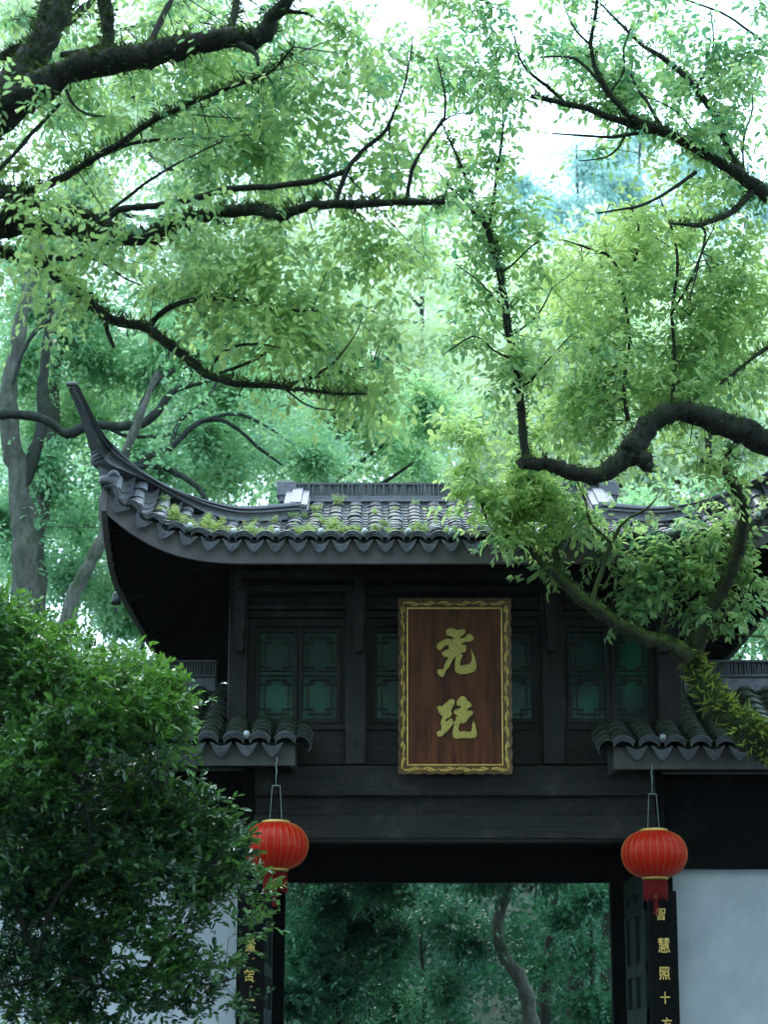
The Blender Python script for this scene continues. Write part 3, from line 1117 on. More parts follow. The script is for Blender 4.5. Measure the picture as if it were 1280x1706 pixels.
# flaring frame: four mitred sides with a scalloped outer edge
D = -.075
for k in range(4):
    mb = MB()
    if k in (0, 2):                                   # bottom, top
        s = -1 if k == 0 else 1
        inner = [(-ix + 2 * ix * t, s * iz) for t in [j / 48 for j in range(49)]]
        outer = [(-ox + 2 * ox * t, s * (oz + .012 * abs(math.sin(t * math.pi * 9)) - .012)) for t in [j / 48 for j in range(49)]]
    else:
        s = -1 if k == 1 else 1
        inner = [(s * ix, -iz + 2 * iz * t) for t in [j / 72 for j in range(73)]]
        outer = [(s * (ox + .013 * abs(math.sin(t * math.pi * 13)) - .013), -oz + 2 * oz * t) for t in [j / 72 for j in range(73)]]
    rings = [[(a[0], .012, a[1]), (b_[0], D, b_[1]), (b_[0], D + .02, b_[1]), (a[0], .034, a[1])] for a, b_ in zip(inner, outer)]
    mb.loft(rings, True, True)
    fr_ = plocal('frame_side', mb, M['frame_red'])
    # gilt scrollwork on the face of this side
    n_s = 6 if k in (0, 2) else 11
    for j in range(n_s):
        g_ = MB()
        flip = 1 if j % 2 == 0 else -1
        Ls = (2 * ix if k in (0, 2) else 2 * iz) / n_s

        def place(u, v):
            """u along 0..1 of this scroll, v across -1..1 of the frame face"""
            t = (j + u) / n_s
            vv = (v * .78 + 1) / 2
            if k in (0, 2):
                a, b_ = Vector((-ix + 2 * ix * t, .008, s * iz)), Vector((-ix + 2 * ix * t + (t - .5) * 2 * (ox - ix) * 1.0, D - .006, s * (oz - .006)))
            else:
                a, b_ = Vector((s * ix, .008, -iz + 2 * iz * t)), Vector((s * (ox - .006), D - .006, -iz + 2 * iz * t + (t - .5) * 2 * (oz - iz)))
            return a.lerp(b_, vv)
        stem = [place(u, flip * .75 * math.sin(u * math.pi * 1.0 + .2) * (1 - u * .2) - flip * .3) for u in [i / 8 for i in range(9)]]
        g_.tube(stem, [.005, .008, .0095, .010, .0095, .009, .007, .006, .003], 5)
        curl = []
        for i in range(14):
            th = i / 13 * math.pi * 2.2
            rr = .52 * (1 - i / 16)
            curl.append(place(.62 + rr * .42 * math.cos(th) * .9, -flip * (.05 + rr * 1.0 * math.sin(th))))
        g_.tube(curl, [.0045 + .0055 * (1 - i / 13) for i in range(14)], 5)
        for lu, lv, l2 in ((.2, .6, .32),):
            g_.tube([place(lu, flip * lv), place(lu + .05, flip * (lv * .3 - .1)), place(l2 + .12, -flip * .25)], [.003, .007, .003], 5)
        o = plocal('gilt_scroll', g_, M['gold'], fr_)
        WLOC[o.name] = pc
# thin gilt fillet
for a, b_ in (((-ix, -iz), (ix, -iz)), ((-ix, iz), (ix, iz)), ((-ix, -iz), (-ix, iz)), ((ix, -iz), (ix, iz))):
    e = .007
    plocal('gilt_fillet', MB().box(min(a[0], b_[0]) - e, max(a[0], b_[0]) + e, -.006, .009, min(a[1], b_[1]) - e, max(a[1], b_[1]) + e, .002), M['gold'])

HU = [(525, 400), (545, 385), (575, 383), (600, 393), (625, 402), (645, 392), (672, 395), (688, 408), (680, 430), (660, 445), (640, 452), (640, 470), (665, 468), (680, 460), (700, 437), (722, 430), (748, 448), (757, 465), (750, 485), (730, 495), (705, 500), (680, 500), (655, 510), (650, 525), (675, 523), (693, 530), (690, 550), (692, 565), (678, 588), (655, 592), (640, 597), (655, 605), (662, 612), (650, 640), (640, 665), (636, 695), (650, 700), (680, 690), (710, 688), (730, 665), (737, 640), (735, 610), (728, 555), (745, 590), (762, 625), (775, 680), (775, 715), (768, 740), (740, 755), (690, 768), (640, 770), (605, 755), (595, 730), (595, 690), (598, 655), (605, 620), (585, 635), (570, 660), (555, 690), (545, 715), (520, 735), (512, 765), (495, 793), (475, 790), (450, 765), (445, 740), (460, 727), (490, 730), (500, 715), (515, 675), (535, 640), (540, 625), (510, 628), (490, 610), (485, 590), (505, 575), (540, 560), (545, 530), (520, 525), (500, 545), (475, 570), (455, 565), (440, 540), (450, 515), (480, 495), (515, 475), (545, 472), (575, 480), (585, 462), (560, 452), (530, 447), (520, 425)]
PA1 = [(440, 1045), (460, 1033), (490, 1038), (500, 1020), (525, 1005), (540, 983), (570, 975), (592, 988), (592, 1015), (572, 1045), (560, 1075), (570, 1100), (555, 1125), (525, 1140), (510, 1155), (520, 1165), (550, 1140), (570, 1138), (572, 1160), (598, 1160), (575, 1190), (550, 1215), (535, 1240), (510, 1258), (490, 1280), (465, 1293), (445, 1280), (440, 1255), (455, 1240), (478, 1235), (480, 1200), (472, 1175), (478, 1150), (490, 1130), (480, 1110), (460, 1095), (455, 1075)]
PA2 = [(605, 1000), (625, 975), (640, 955), (665, 950), (690, 970), (695, 990), (715, 1000), (732, 1018), (730, 1040), (710, 1050), (690, 1060), (700, 1072), (735, 1072), (748, 1085), (735, 1110), (710, 1130), (695, 1150), (685, 1170), (660, 1182), (640, 1175), (625, 1195), (620, 1235), (640, 1250), (670, 1243), (700, 1250), (725, 1245), (735, 1220), (735, 1190), (745, 1158), (760, 1180), (765, 1215), (775, 1255), (775, 1280), (760, 1298), (720, 1303), (660, 1300), (600, 1308), (578, 1295), (570, 1260), (578, 1220), (590, 1180), (596, 1150), (600, 1130), (615, 1110), (595, 1105), (582, 1085), (590, 1068), (620, 1060), (640, 1050), (645, 1035), (620, 1035), (605, 1020)]


def glyph_mesh(polys, to_plane, depth, bevel, mat, name='character'):
    cu = bpy.data.curves.new(name, 'CURVE')
    cu.dimensions = '2D'
    cu.fill_mode = 'BOTH'
    cu.extrude = depth
    cu.bevel_depth = bevel
    cu.bevel_resolution = 2
    cu.offset = -bevel * .9
    for poly in polys:
        sp_ = cu.splines.new('POLY')
        sp_.points.add(len(poly) - 1)
        for p, q in zip(sp_.points, poly):
            x, y = to_plane(*q)
            p.co = (x, y, 0, 1)
        sp_.use_cyclic_u = True
    tmp = bpy.data.objects.new('tmp', cu)
    COL.objects.link(tmp)
    dg = bpy.context.evaluated_depsgraph_get()
    me = bpy.data.meshes.new_from_object(tmp.evaluated_get(dg))
    bpy.data.objects.remove(tmp)
    me.materials.clear()
    me.materials.append(mat)
    return me


ROTX = Matrix.Rotation(math.pi / 2, 4, 'X')
for polys in ([HU], [PA1, PA2]):
    me = glyph_mesh(polys, plz, .008, .006, M['gold_dull'])
    me.transform(Matrix.Translation((0, -.004, 0)) @ ROTX)
    o = bpy.data.objects.new('raised_character', me)
    COL.objects.link(o)
    o.parent = plaque

# ------------------------------------------------------------------ couplet boards
def text_mesh(ch, size, depth=.004, off=.0):
    cu = bpy.data.curves.new('t', 'FONT')
    cu.body = ch
    cu.size = size
    cu.extrude = depth
    cu.offset = off
    cu.align_x = 'CENTER'
    cu.align_y = 'CENTER'
    tmp = bpy.data.objects.new('tmp', cu)
    COL.objects.link(tmp)
    me = bpy.data.meshes.new_from_object(tmp.evaluated_get(bpy.context.evaluated_depsgraph_get()))
    bpy.data.objects.remove(tmp)
    me.materials.clear()
    me.materials.append(M['gold'])
    return me


def couplet(label, cx_top, cx_bot, w_px, py_top, chars, tilt):
    Y = 19.86
    top = P(cx_top, py_top, Y)
    h = top.z - .35
    c = thing('couplet_board', label, 'couplet board', (top.x, Y, top.z - h))
    w = w_px * px_size(top)
    bot = P(cx_bot, 1706, Y)
    lean = math.atan2(bot.x - top.x, top.z - bot.z)
    c.rotation_euler = (0, -lean * .8 * 1, 0)
    c.rotation_euler = (0, 0, 0)
    def lx(zz):                      # the board stands a touch out of plumb
        return (top.z - zz) / (top.z - bot.z) * (bot.x - top.x)
    rings = []
    for zz in (top.z, .35):
        dx = lx(zz)
        rings.append([(top.x + dx - w / 2, Y + .02, zz), (top.x + dx - w / 4, Y - .012, zz), (top.x + dx, Y - .022, zz), (top.x + dx + w / 4, Y - .012, zz), (top.x + dx + w / 2, Y + .02, zz), (top.x + dx + w / 2, Y + .05, zz), (top.x + dx - w / 2, Y + .05, zz)])
    MB().loft(rings[::-1]).build('board', M['black'], c)
    for ch, px_, py_, s_ in chars:
        p = P(px_, py_, Y - .03)
        me = text_mesh(ch, s_ * .86 * px_size(p), .004, .0015)
        me.transform(Matrix.Diagonal((.82, 1, 1, 1)))
        me.transform(ROTX)
        link('gold_character', me, c, p)


couplet('dark couplet board lettered in gold between the doorway and the broad white wall', 1105, 1111, 46, 1484,
        [('智', 1102, 1524, 26), ('慧', 1107, 1577, 31), ('照', 1108, 1623, 27), ('十', 1109, 1664, 24), ('方', 1112, 1708, 26)], 0)
couplet('dark couplet board half hidden behind leaves of the glossy bush', 421, 417, 42, 1484,
        [('量', 417, 1576, 27), ('舍', 415, 1625, 28), ('一', 414, 1668, 26)], 0)

# ------------------------------------------------------------------ lanterns
RL = .298


def make_lantern(label, loc):
    t = thing('red_lantern', label, 'lantern', loc, 'red silk lanterns hanging beside the gateway')
    L0 = Vector(loc)
    def part(name, mb, mat, par=t):
        o = bpy.data.objects.new(name, mb.mesh(name, mat))
        COL.objects.link(o)
        o.parent = par
        return o
    H = .216
    n = 28
    def rz(th):
        return RL * math.cos(th) ** .72, H * math.sin(th)
    ths = [math.radians(-74 + 148 * i / 20) for i in range(21)]
    rings = []
    for th in ths:
        r, z_ = rz(th)
        ring = []
        for k in range(n * 4):
            ph = 2 * math.pi * k / (n * 4)
            rr = r * (1 - .020 * math.sin(ph * n / 2) ** 2 * 1)
            ring.append((rr * math.cos(ph), rr * math.sin(ph), z_))
        rings.append(ring)
    part('shade', MB().loft(rings, True, True, True), M['silk'])
    for k in range(n):
        ph = 2 * math.pi * k / n
        pts = []
        for th in ths:
            r, z_ = rz(th)
            pts.append(((r + .001) * math.cos(ph), (r + .001) * math.sin(ph), z_))
        part('gold_rib', MB().tube(pts, .0021, 4), M['rib'])
    zt = H * math.sin(math.radians(74))
    part('top_ring', MB().lathe([(0, zt - .01), (.125, zt - .008), (.13, zt), (.125, zt + .016), (.11, zt + .02), (0, zt + .02)]), M['gold'])
    part('bottom_ring', MB().lathe([(0, -zt - .022), (.11, -zt - .022), (.122, -zt - .014), (.12, -zt + .008), (0, -zt + .008)]), M['gold'])
    fr = MB()
    for k in range(46):
        ph = 2 * math.pi * k / 46
        x, y = .10 * math.cos(ph), .10 * math.sin(ph)
        fr.tube([(x, y, -zt - .03), (x * 1.05, y * 1.05, -zt - .11), (x * (1.02 + rnd.uniform(-.1, .1)), y * 1.02, -zt - .20 + rnd.uniform(-.015, .015))], [.008, .008, .004], 4)
    part('fringe', fr, M['tassel'])
    part('bead', MB().lathe([(0, -zt - .19), (.016, -zt - .18), (.02, -zt - .165), (.016, -zt - .15), (0, -zt - .14)], n=10), M['gold'])
    ts_ = MB()
    for k in range(10):
        ph = 2 * math.pi * k / 10
        ts_.tube([(0, 0, -zt - .185), (.016 * math.cos(ph), .016 * math.sin(ph), -zt - .22), (.02 * math.cos(ph), .02 * math.sin(ph), -zt - .33 + rnd.uniform(-.01, .01))], [.004, .006, .004], 4)
    part('tassel', ts_, M['tassel'])
    for s in (-1, 1):
        part('wire', MB().tube([(s * .055, 0, zt + .02), (s * .035, 0, zt + .34)], .0042, 5), M['wire'])
    part('hook', MB().tube([(-.036, 0, zt + .335), (.036, 0, zt + .335)], .006, 5).tube([(0, 0, zt + .335), (-.004, 0, zt + .42), (.003, .0, zt + .46), (-.005, 0, zt + .53), (.008, 0, zt + .56), (0, 0, zt + .60)], [.004, .004, .008, .006, .008, .005], 6), M['wire'])
    return t


l1 = make_lantern('red lantern partly touched by the leaves of the glossy bush', P(459, 1409, 19.15))
l2 = bpy.data.objects.new('red_lantern', None)
l2.location = P(1091, 1423, 19.15)
for k_, v_ in (('label', 'red lantern hanging clear over the couplet board by the broad white wall'), ('category', 'lantern'), ('group', 'red silk lanterns hanging beside the gateway')):
    l2[k_] = v_
COL.objects.link(l2)
l2.rotation_euler = (0, 0, .2)
for ch in list(l1.children):
    c = ch.copy()
    COL.objects.link(c)
    c.parent = l2

# ------------------------------------------------------------------ wind bell at the far left eave
bp = P(193, 998, 20.6)
wb = thing('wind_bell', 'small dark wind bell hanging below the upturned eave corner', 'bell', bp)
MB().lathe([(0, bp.z + .075), (.02, bp.z + .072), (.035, bp.z + .05), (.042, bp.z), (.055, bp.z - .05), (.05, bp.z - .052), (.036, bp.z), (0, bp.z + .03)], bp.x, bp.y, 14).build('bell_body', M['bell'], wb)
tq = P(197, 905, 20.4)
MB().tube([(bp.x, bp.y, bp.z + .07), (bp.x + .01, bp.y, bp.z + .25), (tq.x, tq.y, tq.z)], .004, 4).build('chain', M['bell'], wb)
MB().box(bp.x - .018, bp.x + .018, bp.y - .004, bp.y + .004, bp.z - .15, bp.z - .09).tube([(bp.x, bp.y, bp.z), (bp.x, bp.y, bp.z - .1)], .003, 4).build('clapper', M['bell'], wb)

# ------------------------------------------------------------------ foliage machinery
def unit(v):
    return v / np.maximum(np.linalg.norm(v, axis=-1, keepdims=True), 1e-9)


class Wob:
    """cheap smooth 3-d noise in about -1..1"""
    def __init__(s, freq, seed):
        r = np.random.default_rng(seed)
        s.k = r.normal(size=(9, 3)) * freq
        s.p = r.uniform(0, 6.28, 9)

    def __call__(s, x):
        return np.sin(x @ s.k.T + s.p).mean(-1) * 2.4


def leaves_from(P0, D, N_, L, W, tint, hi=True, curl=.18):
    """arrays of leaves: base P0, direction D, normal N_, length L, width W"""
    n = len(P0)
    S = unit(np.cross(D, N_))
    N2 = unit(np.cross(S, D))
    L, W = L[:, None], W[:, None]
    if hi:
        tip = P0 + D * L - N2 * L * curl
        q = [P0]
        for f_, w_, sg in ((.26, .40, 1), (.62, .43, 1), (1, 0, 0), (.62, .43, -1), (.26, .40, -1)):
            q.append(tip if sg == 0 else P0 + D * L * f_ + S * W * (w_ * sg * 1.12) + N2 * (W * .14 - L * curl * f_ * f_ * .6))
        V = np.stack(q, 1).reshape(-1, 3)
        o = (np.arange(n) * 6)[:, None, None]
        Fc = (np.array([[0, 1, 2, 3], [0, 3, 4, 5]])[None] + o).reshape(-1, 4)
        return V, Fc, np.repeat(tint, 2)
    b = P0
    tip = P0 + D * L
    l_ = P0 + D * L * .45 + S * W * .5 + N2 * W * .12
    r_ = P0 + D * L * .45 - S * W * .5 + N2 * W * .12
    V = np.stack([b, l_, tip, r_], 1).reshape(-1, 3)
    o = (np.arange(n) * 4)[:, None, None]
    Fc = (np.array([[0, 1, 2], [0, 2, 3]])[None] + o).reshape(-1, 3)
    return V, Fc, np.repeat(tint, 2)


def sprays(cent, out, k, L, W, hi, tint_base, spray_len, droop=.35, seed=0, spread=.9, flat=.8, upright=0.):
    """k leaves on each spray starting at cent and running along out"""
    r = np.random.default_rng(seed)
    n = len(cent)
    d = unit(out)
    side = unit(np.cross(d, np.array([0, 0, 1.0]) + r.normal(size=(n, 3)) * .35))
    up = unit(np.cross(side, d))
    t = (np.arange(k) + .5) / k
    t = t[None, :] + r.uniform(-.3, .3, (n, k)) / k
    sgn = np.where((np.arange(k)[None, :] + r.integers(0, 2, (n, 1))) % 2 == 0, 1., -1.)
    sl = spray_len * r.uniform(.6, 1.3, (n, 1))
    base = cent[:, None, :] + d[:, None, :] * (t * sl)[..., None]
    base[..., 2] -= droop * .35 * (t ** 2) * sl
    ld = d[:, None, :] * (.45 + .5 * t[..., None]) + side[:, None, :] * (sgn * spread * (1.1 - .6 * t))[..., None] + r.normal(size=(n, k, 3)) * .33
    ld[..., 2] += -droop + upright
    ld = unit(ld)
    nn = up[:, None, :] * flat + r.normal(size=(n, k, 3)) * .45 + np.array([0, 0, .35])
    ll = L * r.uniform(.55, 1.2, (n, k))
    ww = W * r.uniform(.75, 1.15, (n, k)) * (ll / L)
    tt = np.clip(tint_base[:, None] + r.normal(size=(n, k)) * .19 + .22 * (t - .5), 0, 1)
    return leaves_from(base.reshape(-1, 3), ld.reshape(-1, 3), unit(nn).reshape(-1, 3), ll.ravel(), ww.ravel(), tt.ravel(), hi)


def join(parts):
    Vs, Fs, Ts, o = [], [], [], 0
    for V, Fc, T in parts:
        Vs.append(V)
        Fs.append(Fc + o)
        Ts.append(T)
        o += len(V)
    return np.concatenate(Vs), np.concatenate(Fs), np.concatenate(Ts)


def blob(px, py, rx, ry, Y, dy, n, tint=.5, shell=.3):
    """an ellipsoid of foliage at the place seen around pixel (px, py)"""
    c = P(px, py, Y)
    s = px_size(c)
    return dict(c=np.array(c), r=np.array([rx * s, dy, ry * s]), n=n, tint=tint, shell=shell)


def fill_blob(b, r, gap=.0, wob=None):
    n = int(b['n'] * 1.7) + 4
    v = unit(r.normal(size=(n, 3)))
    rad = r.uniform(b['shell'], 1, n) ** .55
    rad *= 1 + .22 * Wob(2.2, int(abs(b['c'][0]) * 100) % 997)(v)
    p = b['c'] + v * rad[:, None] * b['r']
    w = wob(p) if wob is not None else np.zeros(n)
    keep = w > gap + r.uniform(-.25, .25, n)
    p, v, rad = p[keep][:b['n']], v[keep][:b['n']], rad[keep][:b['n']]
    return p, v, rad


def limb_mesh(pts, n=8, rough=.12, seg=3):
    """pts: list of (px,py,Y,rpx). Returns MB and sampled centre line"""
    vs = [P(x, y, Y) for x, y, Y, r in pts]
    rs = [max(r, .6) * px_size(v) for v, (_, _, _, r) in zip(vs, pts)]
    vv = cr(vs, seg)
    rr = []
    for i in range(len(rs) - 1):
        rr += [rs[i] + (rs[i + 1] - rs[i]) * k / seg for k in range(seg)]
    rr.append(rs[-1])
    for i in range(1, len(vv) - 1):
        vv[i] = vv[i] + Vector((rnd.uniform(-1, 1), rnd.uniform(-1, 1), rnd.uniform(-1, 1))) * rr[i] * .15
        rr[i] *= rnd.uniform(.88, 1.12)
    return MB().tube(vv, rr, n, rough), vv, rr


def line(pts, Y0, Y1):
    n = len(pts)
    return [(x, y, Y0 + (Y1 - Y0) * i / max(1, n - 1), r) for i, (x, y, r) in enumerate(pts)]


def tufts(name, lines, mat, parent, per_m, length, under=.4, seed=3, width=.006):
    """moss and little ferns bristling along limbs"""
    r = np.random.default_rng(seed)
    B, D_, T = [], [], []
    for vv, rr in lines:
        for i in range(len(vv) - 1):
            seg = (vv[i + 1] - vv[i])
            m = max(1, int(seg.length * per_m * (1 + 12 * rr[i])))
            for _ in range(m):
                t = r.uniform()
                d = Vector(r.normal(size=3))
                d = (d - seg.normalized() * d.dot(seg.normalized()))
                if d.length < 1e-4:
                    continue
                d.normalize()
                if d.z < 0 and r.uniform() > under:
                    d.z = -d.z
                B.append(vv[i] + seg * t + d * rr[i] * .85)
                dd = d + Vector(r.normal(size=3)) * .5
                D_.append(dd.normalized())
                T.append(r.uniform())
    if not B:
        return
    B, D_ = np.array([tuple(b) for b in B]), np.array([tuple(b) for b in D_])
    n = len(B)
    V, Fc, Tt = leaves_from(B, D_, unit(r.normal(size=(n, 3))), length * r.uniform(.3, 1.3, n), width * r.uniform(.6, 1.5, n), np.array(T), True, .5)
    V = V - np.array(wl(parent))
    link(name, np_mesh(name, V, Fc, mat, Tt), parent, kind='stuff')


def make_tree(name, label, loc, limbs, blobs, bark, leaf, k=7, L=.075, W=.034, hi=True, spray=.2, seed=1, gap=-.3, freq=2.2, twigs=True,
              droop=.35, group=None, n_side=8, moss=0, moss_mat='moss_blade', cat='tree', upright=0., twig_every=13, over=None, rough=.12, moss_len=.06, trunk_n=1):
    t = thing(name, label, cat, loc, group)
    off = np.array(wl(t))
    lines = []
    for i, lm in enumerate(limbs):
        mb, vv, rr = limb_mesh(lm, (n_side if moss == 0 else 11) if max(p[3] for p in lm) > 4 else 5, rough, 4 if max(p[3] for p in lm) > 9 else 3)
        mb.build('trunk' if i < trunk_n else 'branch', M['bark_far'] if bark is M['bark_grey'] and i >= trunk_n else bark, t)
        lines.append((vv, rr))
    r = np.random.default_rng(seed)
    allp = np.array([tuple(p) for vv, _ in lines for p in vv]) if lines else None
    wob = Wob(freq, seed)
    parts = []
    tw = MB()
    for bi, b in enumerate(blobs):
        p, v, rad = fill_blob(b, r, gap, wob)
        if len(p) == 0:
            continue
        if twigs and allp is not None:
            nt_ = max(1, len(p) // twig_every)
            idx = r.choice(len(p), nt_, replace=False)
            anchors = []
            for q in p[idx]:
                dd = np.linalg.norm(allp - q, axis=1) + r.uniform(0, .9, len(allp))
                a = allp[np.argmin(dd)]
                ln = np.linalg.norm(q - a)
                if ln < .05:
                    continue
                mid = (a + q) / 2 + r.normal(size=3) * ln * .12 + np.array([0, 0, .10 * ln])
                mid2 = a * .25 + q * .75 + r.normal(size=3) * ln * .08 + np.array([0, 0, .05 * ln])
                r0 = min(.007, .002 + .003 * ln)
                tw.tube([a, a * .75 + mid * .25, mid, mid2, q], [r0, r0 * .9, r0 * .7, r0 * .45, .0022], 4, 0, True)
                anchors.append((a, mid, mid2, q))
            # pull half the sprays on to the twigs
            if anchors:
                for j in range(len(p)):
                    if r.uniform() < .25:
                        continue
                    a, m1, m2, q = anchors[r.integers(len(anchors))]
                    s_ = r.uniform(.2, 1)
                    base_ = m1 * (1 - s_) + q * s_
                    p[j] = base_ + r.normal(size=3) * .035
        out = v * np.array([1, 1, .5]) + r.normal(size=(len(p), 3)) * .6
        tb = np.clip(b['tint'] + .46 * wob(p) * .6 + r.normal(size=len(p)) * .10, 0, 1)
        parts.append(sprays(p, out, k, L, W, hi, tb, spray, droop, seed + bi, upright=upright))
    if over:
        op = [sprays(p_, v_, 6, .25, .15, False, np.full(len(p_), .5), .55, .3, seed + i_) for i_, (p_, v_, _) in enumerate(fill_blob(dict(c=np.array(c_), r=np.array(r_), n=n_, shell=.1), r, -.4, wob) for c_, r_, n_ in over)]
        V, Fc, T = join(op)
        link('crown', np_mesh('crown', V - off, Fc, leaf, T), t, kind='stuff')
    if parts:
        V, Fc, T = join(parts)
        link('crown', np_mesh('crown', V - off, Fc, leaf, T), t, kind='stuff')
    if tw.v:
        tw.build('twigs', bark, t, kind='stuff')
    if moss:
        tufts('moss', [l for l in lines if max(l[1]) > .028], M[moss_mat], t, moss, moss_len)
    return t


def B(lst, Y, dy, dens, tint=.5, shell=.3):
    """blobs from (px,py,rx,ry[,tint]) with sprays in proportion to their area"""
    out = []
    for e in lst:
        px, py, rx, ry = e[:4]
        tn = e[4] if len(e) > 4 else tint
        out.append(blob(px, py, rx, ry, Y + rnd.uniform(-.3, .3) * dy, dy, int(rx * ry * dens / 1000) + 2, tn, shell))
    return out


# ------------------------------------------------------------------ big camphor at the left, limbs reaching in from outside the frame
YL = 13.5
Lm = []
tb = P(-330, 1706, YL)
trunk = [(-250, 2100, YL, 75), (-250, 1500, YL, 62), (-240, 1000, YL, 55), (-210, 600, YL, 48), (-180, 330, YL, 44), (-110, 260, YL, 40)]
Lm.append(trunk)
Lm.append(line([(-180, 330, 44), (-60, 240, 36), (0, 190, 30), (40, 160, 29), (85, 135, 25), (130, 112, 24), (200, 100, 23), (260, 88, 20), (300, 78, 19), (340, 70, 18), (380, 64, 17), (420, 66, 17), (440, 58, 16), (452, 30, 13), (475, 8, 12), (500, -40, 10)], YL, YL - .6))
Lm.append(line([(-60, 250, 34), (-10, 180, 30), (30, 130, 27), (60, 85, 24), (85, 45, 21), (105, 0, 20), (125, -60, 18)], YL + .1, YL + .6))
Lm.append(line([(460, 24, 6), (478, 20, 4), (498, 20, 4), (515, 24, 2)], YL - .5, YL - .5))
Lm.append(line([(400, 74, 6), (418, 82, 5), (428, 95, 4), (430, 108, 3)], YL - .5, YL - .6))
Lm.append(line([(178, 95, 13), (180, 60, 11), (176, 20, 11), (170, -40, 11)], YL - .1, YL - .1))
Lm.append(line([(243, 90, 5), (262, 45, 5), (285, 0, 5), (292, -20, 4)], YL - .1, YL + .4))
Lm.append(line([(385, 60, 7), (390, 20, 6), (396, -20, 6)], YL - .3, YL - .1))
Lm.append(line([(48, 120, 8), (60, 60, 7), (75, 0, 7), (80, -20, 6)], YL + .2, YL + .6))
Lm.append(line([(-20, 110, 9), (40, 75, 8), (80, 60, 7), (115, 35, 7), (150, 5, 6), (170, -20, 5)], YL + .7, YL + 1.0))
Lm.append(line([(100, 92, 5), (135, 88, 6), (170, 76, 5)], YL + .2, YL + .2))
Lm.append(line([(200, 50, 3), (240, 42, 3), (290, 35, 3), (350, 40, 2)], YL + .8, YL + 1.2))
Lm.append(line([(-120, 330, 12), (-40, 322, 9), (30, 319, 8), (65, 314, 7), (100, 298, 7), (135, 278, 6), (160, 262, 6), (205, 235, 5.5), (260, 198, 5), (300, 180, 4.5), (345, 160, 4), (420, 132, 3), (450, 120, 2), (490, 78, 1.5)], YL + .3, YL - .3))
Lm.append(line([(160, 262, 4), (215, 240, 4), (270, 232, 3), (340, 230, 2)], YL + .1, YL))
Lm.append(line([(-120, 330, 14), (-30, 322, 9), (20, 325, 9), (45, 336, 8), (90, 344, 8), (130, 353, 8), (165, 368, 7), (195, 378, 5)], YL - .2, YL - .4))
Lm.append(line([(-150, 440, 22), (-60, 400, 16), (0, 385, 13), (50, 378, 13), (85, 380, 13), (120, 388, 13), (190, 395, 14), (250, 397, 14), (265, 388, 15), (280, 374, 14), (340, 360, 13), (400, 350, 11), (440, 350, 10), (465, 361, 10), (490, 350, 8), (540, 341, 8), (600, 340, 7), (660, 338, 6), (742, 336, 5.5)], YL, YL - .8))
Lm.append(line([(172, 372, 6), (198, 350, 6), (230, 345, 6), (260, 343, 6), (330, 330, 6), (380, 315, 5.5), (450, 311, 5), (520, 302, 5), (555, 293, 4.5), (580, 282, 4)], YL - .2, YL - .6))
Lm.append(line([(560, 338, 5), (578, 285, 4), (605, 250, 4), (640, 222, 3.5), (655, 190, 2.5), (672, 150, 2), (684, 95, 1.5), (688, 60, 1)], YL - .6, YL - .9))
Lm.append(line([(677, 334, 4), (683, 300, 3.5), (690, 275, 3.5), (710, 240, 3), (735, 205, 3), (742, 190, 2.5), (740, 150, 2), (728, 95, 1.5)], YL - .7, YL - .9))
Lm.append(line([(735, 205, 2), (760, 190, 1.5), (790, 188, 1)], YL - .8, YL - .8))
Lm.append(line([(-130, 430, 14), (-40, 405, 10), (0, 420, 10), (40, 430, 9), (65, 437, 9), (85, 450, 10), (130, 490, 9), (160, 515, 9), (190, 533, 9), (240, 545, 9), (260, 558, 8), (290, 580, 8), (320, 605, 7), (345, 625, 7), (370, 634, 6), (400, 640, 6), (450, 643, 5), (500, 648, 4), (560, 656, 3), (610, 656, 2)], YL + .2, YL - .5))
Lm.append(line([(172, 515, 5), (177, 545, 4.5), (182, 562, 4), (189, 578, 3)], YL, YL - .1))
Lm.append(line([(248, 545, 5), (270, 520, 5), (300, 505, 4.5), (330, 499, 4), (370, 499, 4), (410, 500, 3.5), (445, 513, 3), (490, 518, 2), (530, 518, 1.2)], YL, YL - .4))
Lm.append(line([(345, 618, 3.5), (370, 588, 3), (400, 575, 3), (432, 573, 2), (470, 580, 1.2)], YL - .2, YL - .5))
Lm.append(line([(365, 622, 3), (405, 608, 3), (440, 590, 2), (480, 560, 1.3)], YL - .2, YL))
Lm.append(line([(478, 644, 3), (530, 622, 2.5), (560, 600, 2), (590, 560, 1.3), (604, 530, 1)], YL - .3, YL - .7))
Lm.append(line([(470, 642, 3), (520, 630, 2), (575, 618, 1.6), (620, 610, 1.2)], YL - .3, YL - .1))
Lm.append(line([(472, 645, 2.5), (500, 668, 2), (525, 680, 1.6), (560, 684, 1)], YL - .3, YL - .5))
Lm.append(line([(80, 428, 5), (120, 430, 4.5), (145, 420, 5), (165, 405, 4)], YL, YL + .2))
Lm.append(line([(145, 428, 4), (175, 440, 3), (205, 462, 2), (235, 475, 1.3)], YL, YL - .2))
Lm.append(line([(-40, 400, 14), (0, 365, 11), (18, 350, 10), (36, 343, 10)], YL - .1, YL - .3))
Lm.append(line([(-20, 300, 4), (20, 260, 4), (50, 225, 4), (75, 200, 3), (100, 172, 3)], YL - .2, YL))
Lm.append(line([(170, 360, 3), (210, 330, 3), (250, 300, 3), (300, 270, 2), (370, 235, 1.5)], YL - .1, YL - .3))
Lm.append(line([(110, 150, 3), (125, 178, 2.5), (150, 192, 2), (175, 193, 1.3)], YL - .2, YL - .3))
